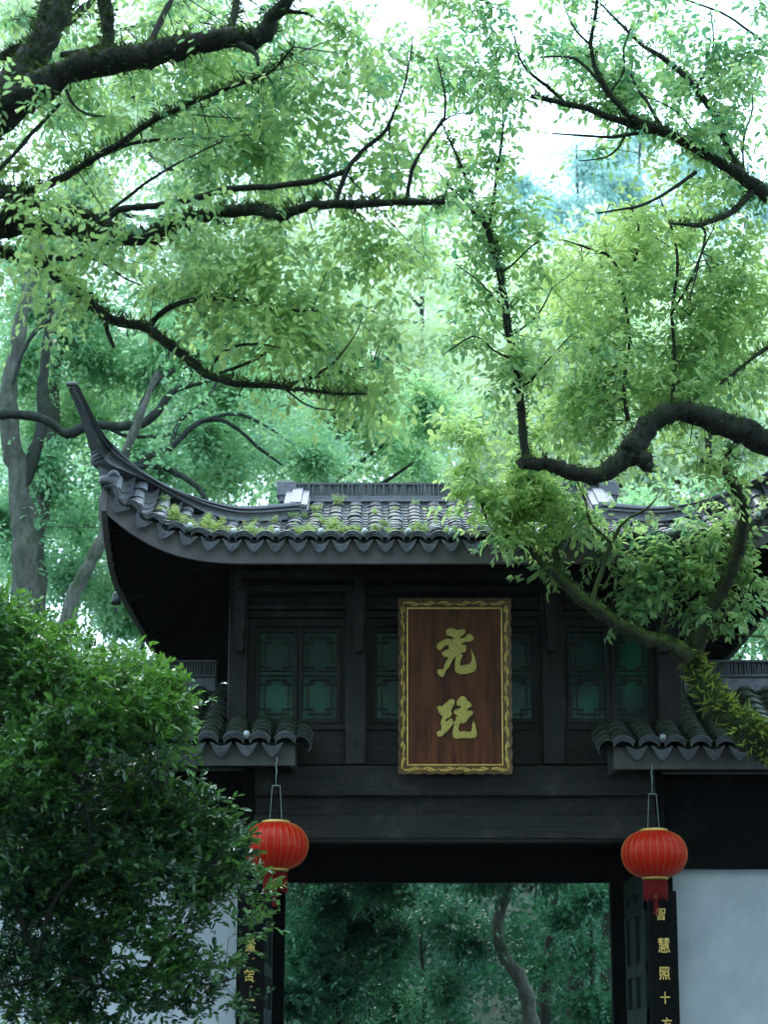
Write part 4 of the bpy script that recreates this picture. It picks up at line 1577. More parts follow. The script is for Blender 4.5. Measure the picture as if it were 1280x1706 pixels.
FL = B([(60, 40, 110, 70), (190, 50, 110, 70), (320, 30, 120, 50), (440, 110, 80, 80, .5), (100, 170, 120, 60), (230, 190, 130, 70), (360, 190, 120, 70), (60, 260, 90, 60), (200, 290, 120, 50),
        (340, 270, 130, 50), (480, 230, 90, 70), (90, 340, 110, 30), (430, 300, 120, 35), (230, 335, 80, 25), (380, 130, 90, 50), (520, 60, 40, 60, .5)], YL + .6, 1.1, 22, .55)
FL += B([(560, 130, 45, 70), (610, 210, 50, 60), (660, 260, 50, 60), (560, 270, 60, 60), (650, 120, 40, 90), (720, 130, 40, 60), (640, 30, 50, 40), (700, 210, 40, 60), (590, 60, 40, 50)], YL, .7, 14, .42)
FL += B([(300, 420, 130, 40), (420, 440, 110, 50), (500, 470, 100, 55), (560, 540, 90, 60, .68), (440, 560, 100, 50), (620, 600, 70, 60, .75), (330, 490, 90, 40), (520, 620, 90, 35), (640, 670, 40, 35, .8), (650, 400, 60, 40),
         (720, 400, 50, 30), (580, 400, 80, 40), (200, 450, 90, 40), (100, 400, 80, 30), (60, 500, 60, 40)], YL, .8, 24, .62)
make_tree('camphor_tree', 'great camphor with black mossy limbs reaching over the roof from beyond the picture edge', (tb.x, YL, 0), Lm, FL, M['bark_dark'], M['leaf_bright'],
          6, .076, .037, True, .27, 11, -.25, 2.6, moss=260, moss_len=.06,
          over=[((-5, 6, 11.5), (4.5, 3.5, 2), 1100), ((-2, 3, 10), (4, 4, 2), 1100), ((-7, 1, 10), (5, 4, 2.5), 1100), ((-2, -3, 9), (5, 4, 2.5), 1100)])

# ------------------------------------------------------------------ right-hand tree: bent limb, tall shoot and the upper right limbs
YR_ = 16.6
Rm = []
Rm.append([(1560, 2200, YR_, 70), (1560, 1600, YR_, 60), (1550, 1200, YR_, 52), (1500, 900, YR_, 46), (1440, 780, YR_, 38), (1400, 600, YR_, 30), (1380, 460, YR_, 22)])
Rm.append(line([(1440, 800, 34), (1340, 765, 27), (1280, 737, 24), (1245, 722, 23), (1205, 708, 21), (1165, 692, 19), (1130, 684, 17), (1100, 694, 17), (1075, 715, 18), (1058, 742, 20), (1040, 765, 18), (1010, 788, 15), (985, 793, 13), (950, 787, 12), (920, 775, 11), (890, 773, 11), (868, 772, 9)], YR_, YR_ - .5))
Rm.append(line([(1062, 755, 16), (1076, 772, 13), (1088, 782, 7)], YR_ - .3, YR_ - .35))
Rm.append(line([(880, 775, 8), (874, 740, 7), (870, 700, 6.5), (866, 655, 6.5), (858, 610, 6.5), (850, 560, 6.5), (842, 510, 5.5), (835, 465, 5.5), (824, 420, 5.5), (812, 378, 5), (795, 345, 3.5), (782, 310, 3), (768, 275, 2.5), (750, 235, 1.6), (735, 200, 1)], YR_ - .4, YR_ - .6))
Rm.append(line([(813, 380, 4), (822, 340, 3.5), (828, 290, 3), (836, 240, 2.5), (839, 195, 1.6), (832, 150, 1.3), (828, 90, 1)], YR_ - .5, YR_ - .3))
Rm.append(line([(806, 378, 3), (775, 335, 2.5), (750, 312, 2), (730, 285, 1.2)], YR_ - .5, YR_ - .8))
for tgt in ((900, 520, 920, 480), (790, 560, 740, 590), (905, 610, 950, 560), (800, 470, 760, 440), (880, 415, 900, 400)):
    y0 = tgt[1] + 40
    x0 = 850 + (y0 - 560) * .16
    Rm.append(line([(x0, y0, 2.2), ((x0 + tgt[0]) / 2, (y0 + tgt[1]) / 2 + 4, 1.8), (tgt[0], tgt[1], 1.5), (tgt[2], tgt[3], 1)], YR_ - .5, YR_ - .5 + rnd.uniform(-.4, .4)))
Rm.append(line([(1380, 470, 20), (1340, 385, 14), (1280, 325, 11.5), (1250, 305, 11), (1225, 285, 10), (1180, 260, 9), (1145, 238, 8), (1110, 220, 7), (1060, 200, 6), (1035, 178, 5), (1015, 155, 5), (995, 120, 4), (985, 75, 3.5), (992, 30, 3), (996, -10, 2)], YR_, YR_ - .7))
Rm.append(line([(1115, 225, 8), (1085, 214, 7), (1050, 205, 7), (1015, 195, 6), (980, 182, 6), (940, 172, 5), (910, 165, 4.5), (885, 160, 4)], YR_ - .3, YR_ - .5))
Rm.append(line([(942, 172, 4), (922, 152, 3.5), (905, 138, 3), (880, 118, 2.5), (866, 95, 2), (858, 60, 1.2)], YR_ - .4, YR_ - .6))
Rm.append(line([(1238, 292, 7), (1215, 250, 6), (1202, 215, 5.5), (1185, 180, 5), (1160, 148, 5), (1130, 115, 4.5), (1095, 90, 4), (1070, 75, 3), (1045, 50, 2.5), (1000, 5, 1.5)], YR_ - .1, YR_ + .3))
Rm.append(line([(1260, 315, 6), (1240, 335, 5.5), (1218, 355, 5), (1195, 365, 4.5), (1165, 375, 4), (1140, 374, 2.5), (1115, 372, 2)], YR_ - .1, YR_ - .5))
Rm.append(line([(1168, 375, 3), (1176, 392, 2), (1165, 440, 1.6), (1150, 500, 1.5)], YR_ - .4, YR_ - .3))
Rm.append(line([(1160, 287, 4), (1135, 305, 3.5), (1105, 325, 3), (1070, 342, 2.5), (1030, 350, 2), (995, 355, 1.3)], YR_ - .2, YR_ - .7))
Rm.append(line([(1110, 218, 4), (1060, 222, 3.5), (1020, 228, 3), (975, 226, 2), (920, 222, 1.2)], YR_ - .2, YR_ - .7))
Rm.append(line([(1010, 150, 3), (960, 98, 2.5), (900, 96, 1.6)], YR_ - .5, YR_ - .3))
Rm.append(line([(1110, 220, 4), (1085, 180, 3.5), (1060, 140, 3), (1045, 110, 2)], YR_ - .3, YR_))
Rm.append(line([(1420, 640, 16), (1340, 560, 6), (1280, 580, 3.5), (1245, 605, 3), (1200, 640, 2)], YR_ + .2, YR_ - .2))
Rm.append(line([(1048, 700, 4), (1040, 640, 3.5), (1050, 560, 3), (1035, 470, 3), (1020, 430, 2.5), (985, 415, 2), (940, 400, 1)], YR_ + .3, YR_ + .4))
Rm.append(line([(1120, 690, 4), (1125, 600, 3.5), (1120, 520, 3), (1130, 440, 2.5), (1120, 380, 2), (1100, 330, 1.2)], YR_ + .3, YR_ + .6))
Rm.append(line([(1040, 470, 2.5), (1060, 430, 2.5), (1065, 380, 2), (1050, 340, 1.2)], YR_ + .4, YR_ + .6))
Rm.append(line([(1120, 520, 2.5), (1150, 470, 2), (1170, 420, 1.8), (1190, 380, 1)], YR_ + .4, YR_ + .6))
Rm.append(line([(1300, 90, 3), (1240, 45, 2.5), (1200, 20, 2), (1130, -5, 1.5)], YR_, YR_ + .3))
for a_ in (((1240, 290), (1240, 230), (1255, 180), (1250, 120)), ((1180, 262), (1150, 210), (1120, 180), (1075, 160)), ((1050, 205), (1035, 240), (1010, 262), (965, 268)), ((985, 75), (960, 50), (945, 20), (935, -10)), ((1160, 148), (1180, 110), (1190, 70), (1185, 20)), ((1015, 155), (1040, 120), (1040, 80), (1055, 40))):
    Rm.append(line([(x, y, 2.4 - .5 * i) for i, (x, y) in enumerate(a_)], YR_ - .1, YR_ + rnd.uniform(-.5, .6)))
RB = B([(760, 50, 70, 60, .42), (830, 100, 60, 60, .42), (800, 180, 45, 50, .42), (890, 50, 60, 50, .42), (740, 130, 50, 50, .42), (980, 60, 70, 60, .42), (1060, 60, 70, 60, .42), (1010, 130, 50, 40, .42), (1090, 150, 80, 60, .42),
        (1180, 90, 80, 70, .42), (1250, 170, 60, 80, .42), (1160, 210, 80, 50, .42), (1220, 250, 50, 50, .42), (1180, 20, 90, 30, .42), (1040, 160, 60, 40, .42), (1260, 60, 50, 50, .42), (1250, 280, 50, 40, .42), (920, 100, 40, 30, .42)], YR_ - .1, .85, 25, .42)
RB += B([(805, 340, 55, 50, .5), (830, 240, 35, 60, .4), (760, 250, 45, 50, .4), (800, 430, 55, 50, .5), (880, 440, 50, 60, .5), (820, 520, 65, 50, .5), (890, 580, 55, 50, .55), (780, 590, 45, 40, .5), (850, 650, 55, 40, .55), (735, 330, 35, 50, .45), (880, 340, 35, 50, .45)], YR_ - .4, .55, 20, .5)
RB += B([(1100, 430, 110, 60, .8), (1020, 375, 60, 40, .85), (1150, 350, 60, 40, .8), (1040, 430, 80, 60, .8), (1000, 520, 90, 60, .75), (1120, 540, 110, 70, .7), (1200, 480, 70, 80, .7), (1060, 620, 120, 60, .65), (960, 630, 80, 55, .62),
         (1180, 640, 100, 70, .62), (1250, 600, 50, 100, .65), (920, 710, 80, 50, .6), (1010, 720, 90, 50, .55), (1230, 500, 60, 60, .75), (960, 450, 50, 50, .8), (1150, 690, 90, 40, .55), (1210, 780, 70, 35, .5)], YR_ + .8, .9, 33, .6)
make_tree('camphor_tree', 'camphor with a thick snake-shaped black limb and one tall thin upright shoot', (P(1560, 1706, YR_).x, YR_, 0), Rm, RB, M['bark_dark'], M['leaf_bright'],
          6, .082, .040, True, .27, 23, -.5, 2.6, moss=220, moss_len=.05,
          over=[((5, 6.5, 11.5), (4.5, 3.5, 2), 1100), ((3, 2, 10), (4, 4, 2), 1100), ((9, 2, 10.5), (4.5, 4, 2.5), 1100), ((5, -3, 9), (5, 4, 2.5), 1100)])

YS = 18.0
Sm = [line([(925, 955, 7), (905, 938, 6), (880, 915, 4.5), (850, 900, 4), (838, 870, 3), (850, 830, 2.5), (862, 790, 2), (866, 740, 1.2)], 18.1, YS),
      line([(930, 960, 6), (928, 915, 5), (935, 880, 4), (918, 855, 3), (905, 830, 3), (880, 795, 2.5), (860, 770, 1.5)], 18.1, YS),
      line([(985, 1008, 5), (1000, 960, 4), (1020, 905, 3.5), (1040, 870, 2.5), (1075, 850, 2), (1095, 830, 1.2)], 18.1, YS), line([(850, 900, 3), (820, 880, 2.5), (800, 830, 2), (790, 770, 1.2)], YS, YS),
      line([(1020, 905, 3), (985, 870, 2.5), (975, 830, 2), (960, 800, 1)], YS, YS)]
SB = B([(800, 760, 60, 50, .85), (760, 720, 40, 40, .85), (830, 820, 70, 50, .85), (780, 850, 40, 40, .8), (910, 790, 75, 40, .8), (850, 890, 75, 25, .7), (880, 840, 60, 22, .75), (960, 840, 80, 45, .75), (1040, 850, 80, 40, .7), (1080, 820, 60, 40, .7), (930, 870, 60, 30, .7), (770, 790, 40, 35, .85), (820, 925, 30, 12, .55), (950, 790, 60, 30, .75), (1100, 860, 40, 25, .65)], YS, .35, 27, .78)

# mossy forked tree growing out over the wing roof
YT = 18.6
Tm = [[(1420, 2300, YT + .3, 44), (1410, 1500, YT + .3, 40), (1380, 1310, YT + .2, 36), (1330, 1262, YT + .2, 33), (1275, 1235, YT + .1, 29), (1232, 1205, YT, 26), (1200, 1178, YT, 22), (1178, 1145, YT, 21), (1160, 1115, YT, 18), (1150, 1090, YT, 16)],
      line([(1152, 1098, 17), (1125, 1078, 13), (1095, 1068, 12), (1060, 1055, 12), (1030, 1040, 12), (1005, 1022, 11), (985, 1008, 11), (960, 990, 10), (940, 970, 9), (925, 955, 8), (912, 945, 6)], YT - .15, YT - .65),
      line([(1150, 1100, 17), (1165, 1060, 14), (1180, 1025, 11), (1200, 990, 11), (1218, 955, 10), (1230, 918, 10), (1238, 885, 10), (1240, 850, 9), (1228, 815, 8), (1213, 785, 8), (1215, 765, 7), (1222, 745, 6)], YT, YT - 1.2),
      line([(1212, 790, 6), (1195, 778, 5), (1168, 770, 4)], YT - 1.1, YT - 1.2), line([(1150, 1080, 4), (1180, 1065, 3), (1220, 1058, 2.5), (1285, 1062, 1.5)], YT, YT),
      line([(1180, 1060, 4), (1230, 1000, 3), (1260, 960, 2)], YT - .2, YT - .4), line([(1100, 1065, 3), (1110, 1000, 3), (1105, 940, 2)], YT - .1, YT - .3)] + Sm
TB = B([(890, 945, 38, 22, .5), (1060, 925, 55, 35, .5), (1120, 930, 60, 40, .5), (1090, 975, 80, 40, .5), (1160, 960, 60, 40, .5), (1210, 900, 45, 30, .45), (1240, 970, 45, 35, .5), (1060, 990, 45, 30, .45), (1150, 1010, 60, 30, .45), (1230, 1020, 45, 25, .45), (1010, 930, 35, 25, .5), (1250, 880, 35, 30, .5), (1040, 1030, 40, 15, .4), (1180, 870, 60, 30, .5)], YT - .12, .18, 22, .5) + SB
make_tree('mossy_tree', 'fern-covered forked trunk leaning over the mossy wing tiles, green with moss', (P(1420, 1706, YT).x, YT + .2, 0), Tm, TB, M['bark_moss'], M['leaf_bright'],
          7, .088, .04, True, .2, 41, -.35, 3, moss=380, moss_len=.05, n_side=10, twig_every=12)
# ferns and strappy leaves on that trunk's lit part, light painted into their green
fr_lines = [([P(x, y, YT - .05) for x, y in ((1330, 1262), (1275, 1235), (1232, 1205), (1200, 1178), (1178, 1145), (1160, 1115), (1152, 1090))], [.14, .135, .12, .105, .10, .085, .075])]
fern = thing('fern_clump', 'bright strappy ferns clothing the leaning mossy trunk above the wing roof', 'fern', P(1190, 1190, YT - .1))
tufts('frond', fr_lines, M['moss_blade_lit'], fern, 230, .105, .5, 5, .012)
tufts('moss_cover', fr_lines, M['moss_blade'], fern, 420, .05, .6, 6, .010)

# ------------------------------------------------------------------ the glossy bush, lower left
YB = 16.2
Bm = [[(150, 2400, YB, 20), (150, 2000, YB, 18), (140, 1800, YB, 15), (150, 1650, YB, 10), (190, 1500, YB, 8), (210, 1350, YB, 6)],
      line([(140, 1800, 12), (60, 1600, 9), (20, 1500, 8), (-10, 1440, 6)], YB, YB - .4), line([(60, 1600, 8), (90, 1500, 6), (150, 1420, 5), (130, 1300, 4)], YB - .2, YB - .5),
      line([(140, 1800, 10), (240, 1620, 7), (330, 1520, 5), (400, 1450, 3)], YB, YB + .3), line([(0, 1645, 4), (100, 1625, 4), (180, 1650, 3)], YB - .3, YB - .2),
      line([(150, 1650, 8), (100, 1400, 6), (60, 1200, 5), (40, 1080, 3)], YB, YB), line([(190, 1500, 6), (260, 1300, 5), (290, 1180, 3)], YB, YB + .2), line([(240, 1620, 4), (340, 1640, 3), (420, 1620, 2)], YB, YB + .1)]
Bm = [[(x, y, Y, r_ * .55) for x, y, Y, r_ in l] for l in Bm]
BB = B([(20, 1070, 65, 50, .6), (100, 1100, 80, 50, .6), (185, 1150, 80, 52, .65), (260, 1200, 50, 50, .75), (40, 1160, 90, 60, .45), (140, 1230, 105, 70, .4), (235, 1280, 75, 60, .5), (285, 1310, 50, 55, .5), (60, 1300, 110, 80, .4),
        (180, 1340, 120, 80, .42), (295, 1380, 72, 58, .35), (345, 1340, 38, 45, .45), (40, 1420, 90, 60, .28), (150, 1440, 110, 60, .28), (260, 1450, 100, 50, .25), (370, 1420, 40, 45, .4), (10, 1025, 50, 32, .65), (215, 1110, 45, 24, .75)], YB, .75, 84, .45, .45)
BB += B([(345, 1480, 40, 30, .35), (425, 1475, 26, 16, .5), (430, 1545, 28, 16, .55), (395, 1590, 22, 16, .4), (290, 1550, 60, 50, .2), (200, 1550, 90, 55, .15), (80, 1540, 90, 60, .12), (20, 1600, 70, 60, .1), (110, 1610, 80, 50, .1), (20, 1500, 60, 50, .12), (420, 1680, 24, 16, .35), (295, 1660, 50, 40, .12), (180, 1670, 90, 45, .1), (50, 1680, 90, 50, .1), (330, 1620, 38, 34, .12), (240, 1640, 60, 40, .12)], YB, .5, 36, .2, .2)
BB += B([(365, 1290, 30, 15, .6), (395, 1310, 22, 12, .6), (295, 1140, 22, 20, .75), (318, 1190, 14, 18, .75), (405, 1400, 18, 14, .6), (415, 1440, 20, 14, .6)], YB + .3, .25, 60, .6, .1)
make_tree('evergreen_bush', 'large glossy evergreen bush filling the lower corner before the white wall', (P(150, 1706, YB).x, YB, 0), Bm, BB, M['bark_dark'], M['leaf_bush'],
          9, .070, .031, True, .15, 53, -.35, 3.2, droop=-.12, cat='bush', upright=.15, twig_every=9)
fl = MB()
for px, py in ((412, 1590), (418, 1585), (420, 1598), (413, 1632), (408, 1628), (420, 1636), (416, 1645), (412, 1668), (420, 1668)):
    p = P(px, py, YB + .2)
    fl.tube([p, p + Vector((.02, 0, .008))], [.006, .005], 5)
fl.build('blossom', M['knock'], kind='stuff')

# ------------------------------------------------------------------ ferns and moss on the main roof
def roof_ferns():
    r = np.random.default_rng(77)
    Bs, Ds, Ls, Ts = [], [], [], []
    spots = []
    for _ in range(70):
        a = r.uniform(.15, 2.9) if r.uniform() < .72 else r.uniform(-2.9, .3)
        i = round((A - .10 + a) / SP - .5) + .5
        a = i * SP - A + .10 if r.uniform() < .7 else a
        t = r.uniform(.03, .95)
        spots.append((a, t))
    for px_a in (1.5, 1.42, 1.3, 1.15, 1.05, 1.35, 1.2, .7, .68, .72, .3, 1.9, 1.7, 2.1, 2.3, 2.5):
        for _ in range(2):
            spots.append((px_a + r.normal() * .06, r.uniform(.02, .7)))
    for a, t in spots:
        if abs(a) > A - .1:
            continue
        p = roof_pt(a, t) + Vector((0, 0, .02))
        h = r.uniform(.05, .14) * (1.0 if r.uniform() > .2 else 1.7)
        for s in range(int(r.integers(4, 9))):
            d = np.array([r.normal() * .5, r.normal() * .4 - .15, 1.0])
            d /= np.linalg.norm(d)
            for k in range(7):
                f = (k + 1) / 7
                b = np.array(p) + d * h * f + np.array([0, 0, -h * .25 * f * f])
                for sg in (-1, 1):
                    ld = unit(np.array([sg * .9, r.normal() * .3, .35]) + d * .3 + r.normal(size=3) * .25)
                    Bs.append(b)
                    Ds.append(ld)
                    Ls.append(h * .30 * (1.15 - f * .8))
                    Ts.append(np.clip(.55 + r.normal() * .25, 0, 1))
    Bs, Ds, Ls = np.array(Bs), np.array(Ds), np.array(Ls)
    V, Fc, T = leaves_from(Bs, Ds, unit(r.normal(size=Bs.shape) * .4 + np.array([0, -.5, 1])), Ls, Ls * .4, np.array(Ts), True)
    link('roof_ferns', np_mesh('roof_ferns', V, Fc, M['leaf_fern'], T), kind='stuff')


roof_ferns()
o = bpy.data.objects['roof_ferns']
o['label'] = 'yellow-green ferns and weeds sprouting between the main roof tiles'
o['category'] = 'ferns'
bpy.data.objects['blossom']['label'] = 'dry yellow blossoms caught among the bush leaves'
bpy.data.objects['blossom']['category'] = 'blossoms'

# ------------------------------------------------------------------ the wood behind
def bg_tree(name, label, px, Y, rad, top_py, blobs, leaf, bark='bark_far', L=.11, W=.06, k=6, spray=.4, seed=0, dens=7, dy=1.6, tint=.5, limbs=None, lean=0, gap=-.35, droop=.3, group=None, hi=False, freq=1.0, nl=7, back=0.):
    base = P(px, 1706, Y)
    gz = float(ground_z(np.array(base.x), np.array(Y)))
    r = random.Random(seed)
    top = P(px + lean, top_py, Y)
    # trunk given in pixels all the way down to the soil
    foot_py = 853 - F * math.tan(math.atan2(gz - .3 - 1.6, Y) - PITCH)
    pts = []
    for i in range(8):
        t = i / 7
        pts.append((px + lean * t + (r.uniform(-10, 10) if 0 < i else 0), foot_py + (top_py - foot_py) * t, Y, rad * (1 - .65 * t)))
    lm = [pts] if limbs is None else [limbs[0]] + limbs[1:]
    bl = B(blobs, Y + back, dy, dens * 15, tint)
    if limbs is None:
        for e in blobs[:nl]:
            t = min(.98, max(.35, (e[1] + 60 - foot_py) / (top_py - foot_py)))
            sx = px + lean * t
            sy = foot_py + (top_py - foot_py) * t
            lm.append([(sx, sy, Y, rad * .4), ((sx + e[0]) / 2 + r.uniform(-15, 15), (sy + e[1]) / 2 + 10, Y + r.uniform(-.5, .5), rad * .28), (e[0], e[1], Y + r.uniform(-dy, dy) * .5, rad * .12)])
    return make_tree(name, label, (base.x, Y, gz), lm, bl, M[bark], leaf, k, L, W, hi, spray, seed + 100, gap, freq, True, droop, group, 7, cat='tree', twig_every=400)


LMID, LFAR = M['leaf_mid'], M['leaf_far']
# trunk trees at the left
YA = 27.0
bg_tree('forked_tree', 'pale grey forked trunk nearest the left picture edge, behind the bush', 35, YA, 20, 300, [(40, 520, 110, 80), (130, 600, 110, 80), (60, 680, 90, 70), (150, 470, 120, 60), (230, 560, 110, 60), (20, 400, 90, 60), (250, 660, 100, 50), (330, 640, 80, 40), (60, 820, 80, 60, .3), (20, 920, 60, 60, .2)], LMID, 'bark_grey',
        L=.10, W=.055, seed=3, dens=8.5, back=1.9, tint=.5, limbs=[[(48, 1950, YA, 26), (44, 1400, YA, 24), (42, 1000, YA, 22), (38, 900, YA, 20), (30, 800, YA, 20), (18, 730, YA, 17), (15, 650, YA, 15), (30, 560, YA, 13), (50, 470, YA, 11), (70, 380, YA, 8)],
        line([(34, 810, 13), (58, 755, 12), (70, 690, 10), (72, 620, 9), (82, 540, 8), (85, 470, 6)], YA, YA + .5),
        line([(-30, 700, 8), (0, 690, 8), (50, 692, 8), (85, 705, 8), (110, 722, 9), (150, 708, 8), (200, 710, 8), (235, 705, 8), (262, 685, 7), (285, 655, 6), (320, 640, 4.5), (360, 632, 3)], YA - .5, YA),
        line([(225, 700, 5), (245, 660, 6), (262, 635, 5), (290, 615, 4)], YA, YA + .2), line([(20, 640, 4), (45, 570, 4), (85, 530, 3.5), (130, 510, 2)], YA - .4, YA - .5), line([(180, 712, 4), (220, 728, 3.5), (300, 722, 3), (370, 712, 2)], YA, YA)])
bg_tree('grey_tree', 'straight grey trunk standing just behind the pale forked trunk', 85, YA + 1.8, 14, 380, [(120, 760, 90, 60, .35), (180, 680, 90, 60), (90, 900, 90, 60, .2), (200, 800, 80, 60, .3), (240, 480, 90, 60), (150, 960, 90, 50, .2), (230, 920, 60, 60, .3), (220, 1010, 60, 40, .35), (100, 980, 60, 50, .2)], LMID, 'bark_grey', L=.10, W=.055,
        seed=5, dens=7.5, back=1.9, tint=.42, limbs=[[(62, 1900, YA + 1.8, 18), (62, 1300, YA + 1.8, 17), (62, 1000, YA + 1.8, 16), (60, 900, YA + 1.8, 14), (72, 820, YA + 1.8, 13), (78, 760, YA + 1.8, 13), (86, 700, YA + 1.8, 12), (92, 620, YA + 1.8, 9), (100, 520, YA + 1.8, 7)],
        line([(92, 620, 6), (110, 560, 5), (135, 520, 3)], YA + 1.8, YA + 2)])
bg_tree('leaning_tree', 'lichened trunk leaning right behind the upturned roof corner', 150, YA - .8, 12, 560, [(270, 780, 70, 50, .4), (350, 720, 90, 60, .4), (430, 700, 90, 60, .45), (400, 780, 100, 40, .35), (500, 760, 90, 50, .45), (330, 600, 90, 50, .5), (470, 620, 90, 50, .55), (300, 830, 60, 25, .35), (240, 870, 30, 30, .35)], LMID, 'bark_grey', L=.10, W=.055,
        seed=7, dens=8.5, back=1.9, tint=.45, limbs=[[(60, 1900, YA - .8, 18), (80, 1300, YA - .8, 15), (115, 1020, YA - .8, 13), (135, 965, YA - .8, 12), (158, 920, YA - .8, 12), (176, 880, YA - .8, 11), (172, 840, YA - .8, 10), (195, 790, YA - .8, 9), (215, 740, YA - .8, 8), (238, 680, YA - .8, 6), (262, 620, YA - .8, 4)],
        line([(200, 790, 8), (225, 778, 8), (250, 760, 7), (285, 745, 6), (310, 720, 5), (340, 700, 5), (370, 700, 4), (400, 718, 3.5), (430, 745, 3), (470, 775, 2)], YA - .8, YA - .4),
        line([(225, 778, 5), (270, 778, 5.5), (305, 795, 5.5), (330, 812, 5), (345, 835, 4)], YA - .8, YA - 1), line([(340, 700, 3), (400, 690, 3), (460, 720, 2)], YA - .6, YA - .4),
        line([(285, 745, 4), (300, 700, 4), (340, 670, 3), (370, 620, 2)], YA - .6, YA)])
# mid trees (30-36 m)
bg_tree('broadleaf_tree', 'mid-green tree rising over the left half of the ridge', 560, 31, 14, 560, [(560, 720, 100, 60, .5), (640, 740, 80, 55, .6), (500, 660, 90, 50, .55), (620, 660, 80, 60, .65), (690, 770, 50, 35, .5), (450, 780, 90, 40, .35), (580, 800, 80, 30, .35), (710, 700, 70, 60, .6), (400, 600, 80, 50, .5)], LMID, seed=11, dens=8, tint=.55, dy=1.8)
bg_tree('broadleaf_tree', 'tall leafy tree filling the sky behind the great black limbs', 330, 30, 18, 60, [(80, 120, 150, 110), (250, 60, 150, 90), (230, 240, 160, 100), (400, 170, 120, 110, .5), (80, 320, 130, 90), (380, 330, 130, 80, .6), (520, 300, 50, 60, .5), (150, 420, 120, 50), (300, 440, 120, 60, .6), (520, 100, 30, 60, .4), (120, 10, 120, 50), (400, 20, 90, 50)], M['leaf_far'], seed=13, dens=8.0, tint=.55, dy=2.2, nl=10)
# far pale canopy (42-52 m)
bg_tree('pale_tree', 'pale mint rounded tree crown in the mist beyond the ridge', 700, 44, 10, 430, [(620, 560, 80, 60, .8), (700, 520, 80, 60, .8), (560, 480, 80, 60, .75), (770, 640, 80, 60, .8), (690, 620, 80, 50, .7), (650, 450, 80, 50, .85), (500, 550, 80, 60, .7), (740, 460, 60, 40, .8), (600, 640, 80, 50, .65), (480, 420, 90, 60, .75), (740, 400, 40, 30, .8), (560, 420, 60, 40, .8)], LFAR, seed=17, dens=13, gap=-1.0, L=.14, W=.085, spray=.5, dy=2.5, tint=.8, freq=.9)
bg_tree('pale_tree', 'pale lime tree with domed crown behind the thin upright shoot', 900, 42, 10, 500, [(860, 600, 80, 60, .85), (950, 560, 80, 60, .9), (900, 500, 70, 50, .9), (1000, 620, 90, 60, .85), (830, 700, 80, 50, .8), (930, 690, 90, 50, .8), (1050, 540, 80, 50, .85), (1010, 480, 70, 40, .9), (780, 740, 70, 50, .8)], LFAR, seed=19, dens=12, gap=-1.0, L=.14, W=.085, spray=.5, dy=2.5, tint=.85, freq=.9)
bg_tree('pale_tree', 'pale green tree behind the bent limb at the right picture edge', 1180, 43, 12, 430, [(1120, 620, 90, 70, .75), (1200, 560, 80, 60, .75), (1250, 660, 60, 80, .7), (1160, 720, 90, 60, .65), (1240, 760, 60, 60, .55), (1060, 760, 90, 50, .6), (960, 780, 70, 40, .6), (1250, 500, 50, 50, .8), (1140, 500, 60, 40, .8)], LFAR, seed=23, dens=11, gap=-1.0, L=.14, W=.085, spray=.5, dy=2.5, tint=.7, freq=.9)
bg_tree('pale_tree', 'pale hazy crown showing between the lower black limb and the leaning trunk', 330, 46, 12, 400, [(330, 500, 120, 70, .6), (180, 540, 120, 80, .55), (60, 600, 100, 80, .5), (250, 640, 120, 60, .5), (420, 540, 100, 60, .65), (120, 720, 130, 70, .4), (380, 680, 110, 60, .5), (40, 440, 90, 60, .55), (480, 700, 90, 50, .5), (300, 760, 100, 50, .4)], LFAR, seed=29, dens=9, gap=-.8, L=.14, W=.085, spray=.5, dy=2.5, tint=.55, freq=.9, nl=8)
# tall conifers, the mist painted into their blue-green needles
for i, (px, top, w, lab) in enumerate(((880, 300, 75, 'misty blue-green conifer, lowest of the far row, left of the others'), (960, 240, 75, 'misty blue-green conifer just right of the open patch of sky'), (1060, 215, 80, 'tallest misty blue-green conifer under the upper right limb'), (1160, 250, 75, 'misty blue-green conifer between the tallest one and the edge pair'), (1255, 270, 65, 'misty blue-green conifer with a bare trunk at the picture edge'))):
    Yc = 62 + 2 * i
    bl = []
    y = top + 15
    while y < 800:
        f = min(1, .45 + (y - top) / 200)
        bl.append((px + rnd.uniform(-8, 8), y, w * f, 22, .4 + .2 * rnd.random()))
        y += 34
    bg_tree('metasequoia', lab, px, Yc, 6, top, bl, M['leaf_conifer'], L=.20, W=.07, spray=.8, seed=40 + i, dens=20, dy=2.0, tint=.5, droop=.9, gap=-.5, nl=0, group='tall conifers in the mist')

# ------------------------------------------------------------------ the dark wood seen through the gateway
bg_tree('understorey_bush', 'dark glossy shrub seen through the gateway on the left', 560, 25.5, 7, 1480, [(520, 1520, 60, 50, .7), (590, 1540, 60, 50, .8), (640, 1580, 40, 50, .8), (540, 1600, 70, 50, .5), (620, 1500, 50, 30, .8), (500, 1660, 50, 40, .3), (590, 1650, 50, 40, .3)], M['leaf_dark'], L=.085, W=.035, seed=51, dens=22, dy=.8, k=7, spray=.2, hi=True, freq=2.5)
bg_tree('understorey_tree', 'feathery green maple low in the middle of the gateway view', 700, 29, 6, 1500, [(650, 1680, 90, 30, .8), (700, 1640, 60, 30, .7), (560, 1700, 80, 25, .7), (780, 1700, 60, 25, .7), (740, 1540, 80, 40, .35), (690, 1500, 70, 30, .35), (800, 1600, 50, 50, .4)], M['leaf_dark'], L=.08, W=.04, seed=53, dens=18, dy=1.0, k=7, spray=.25, freq=2)
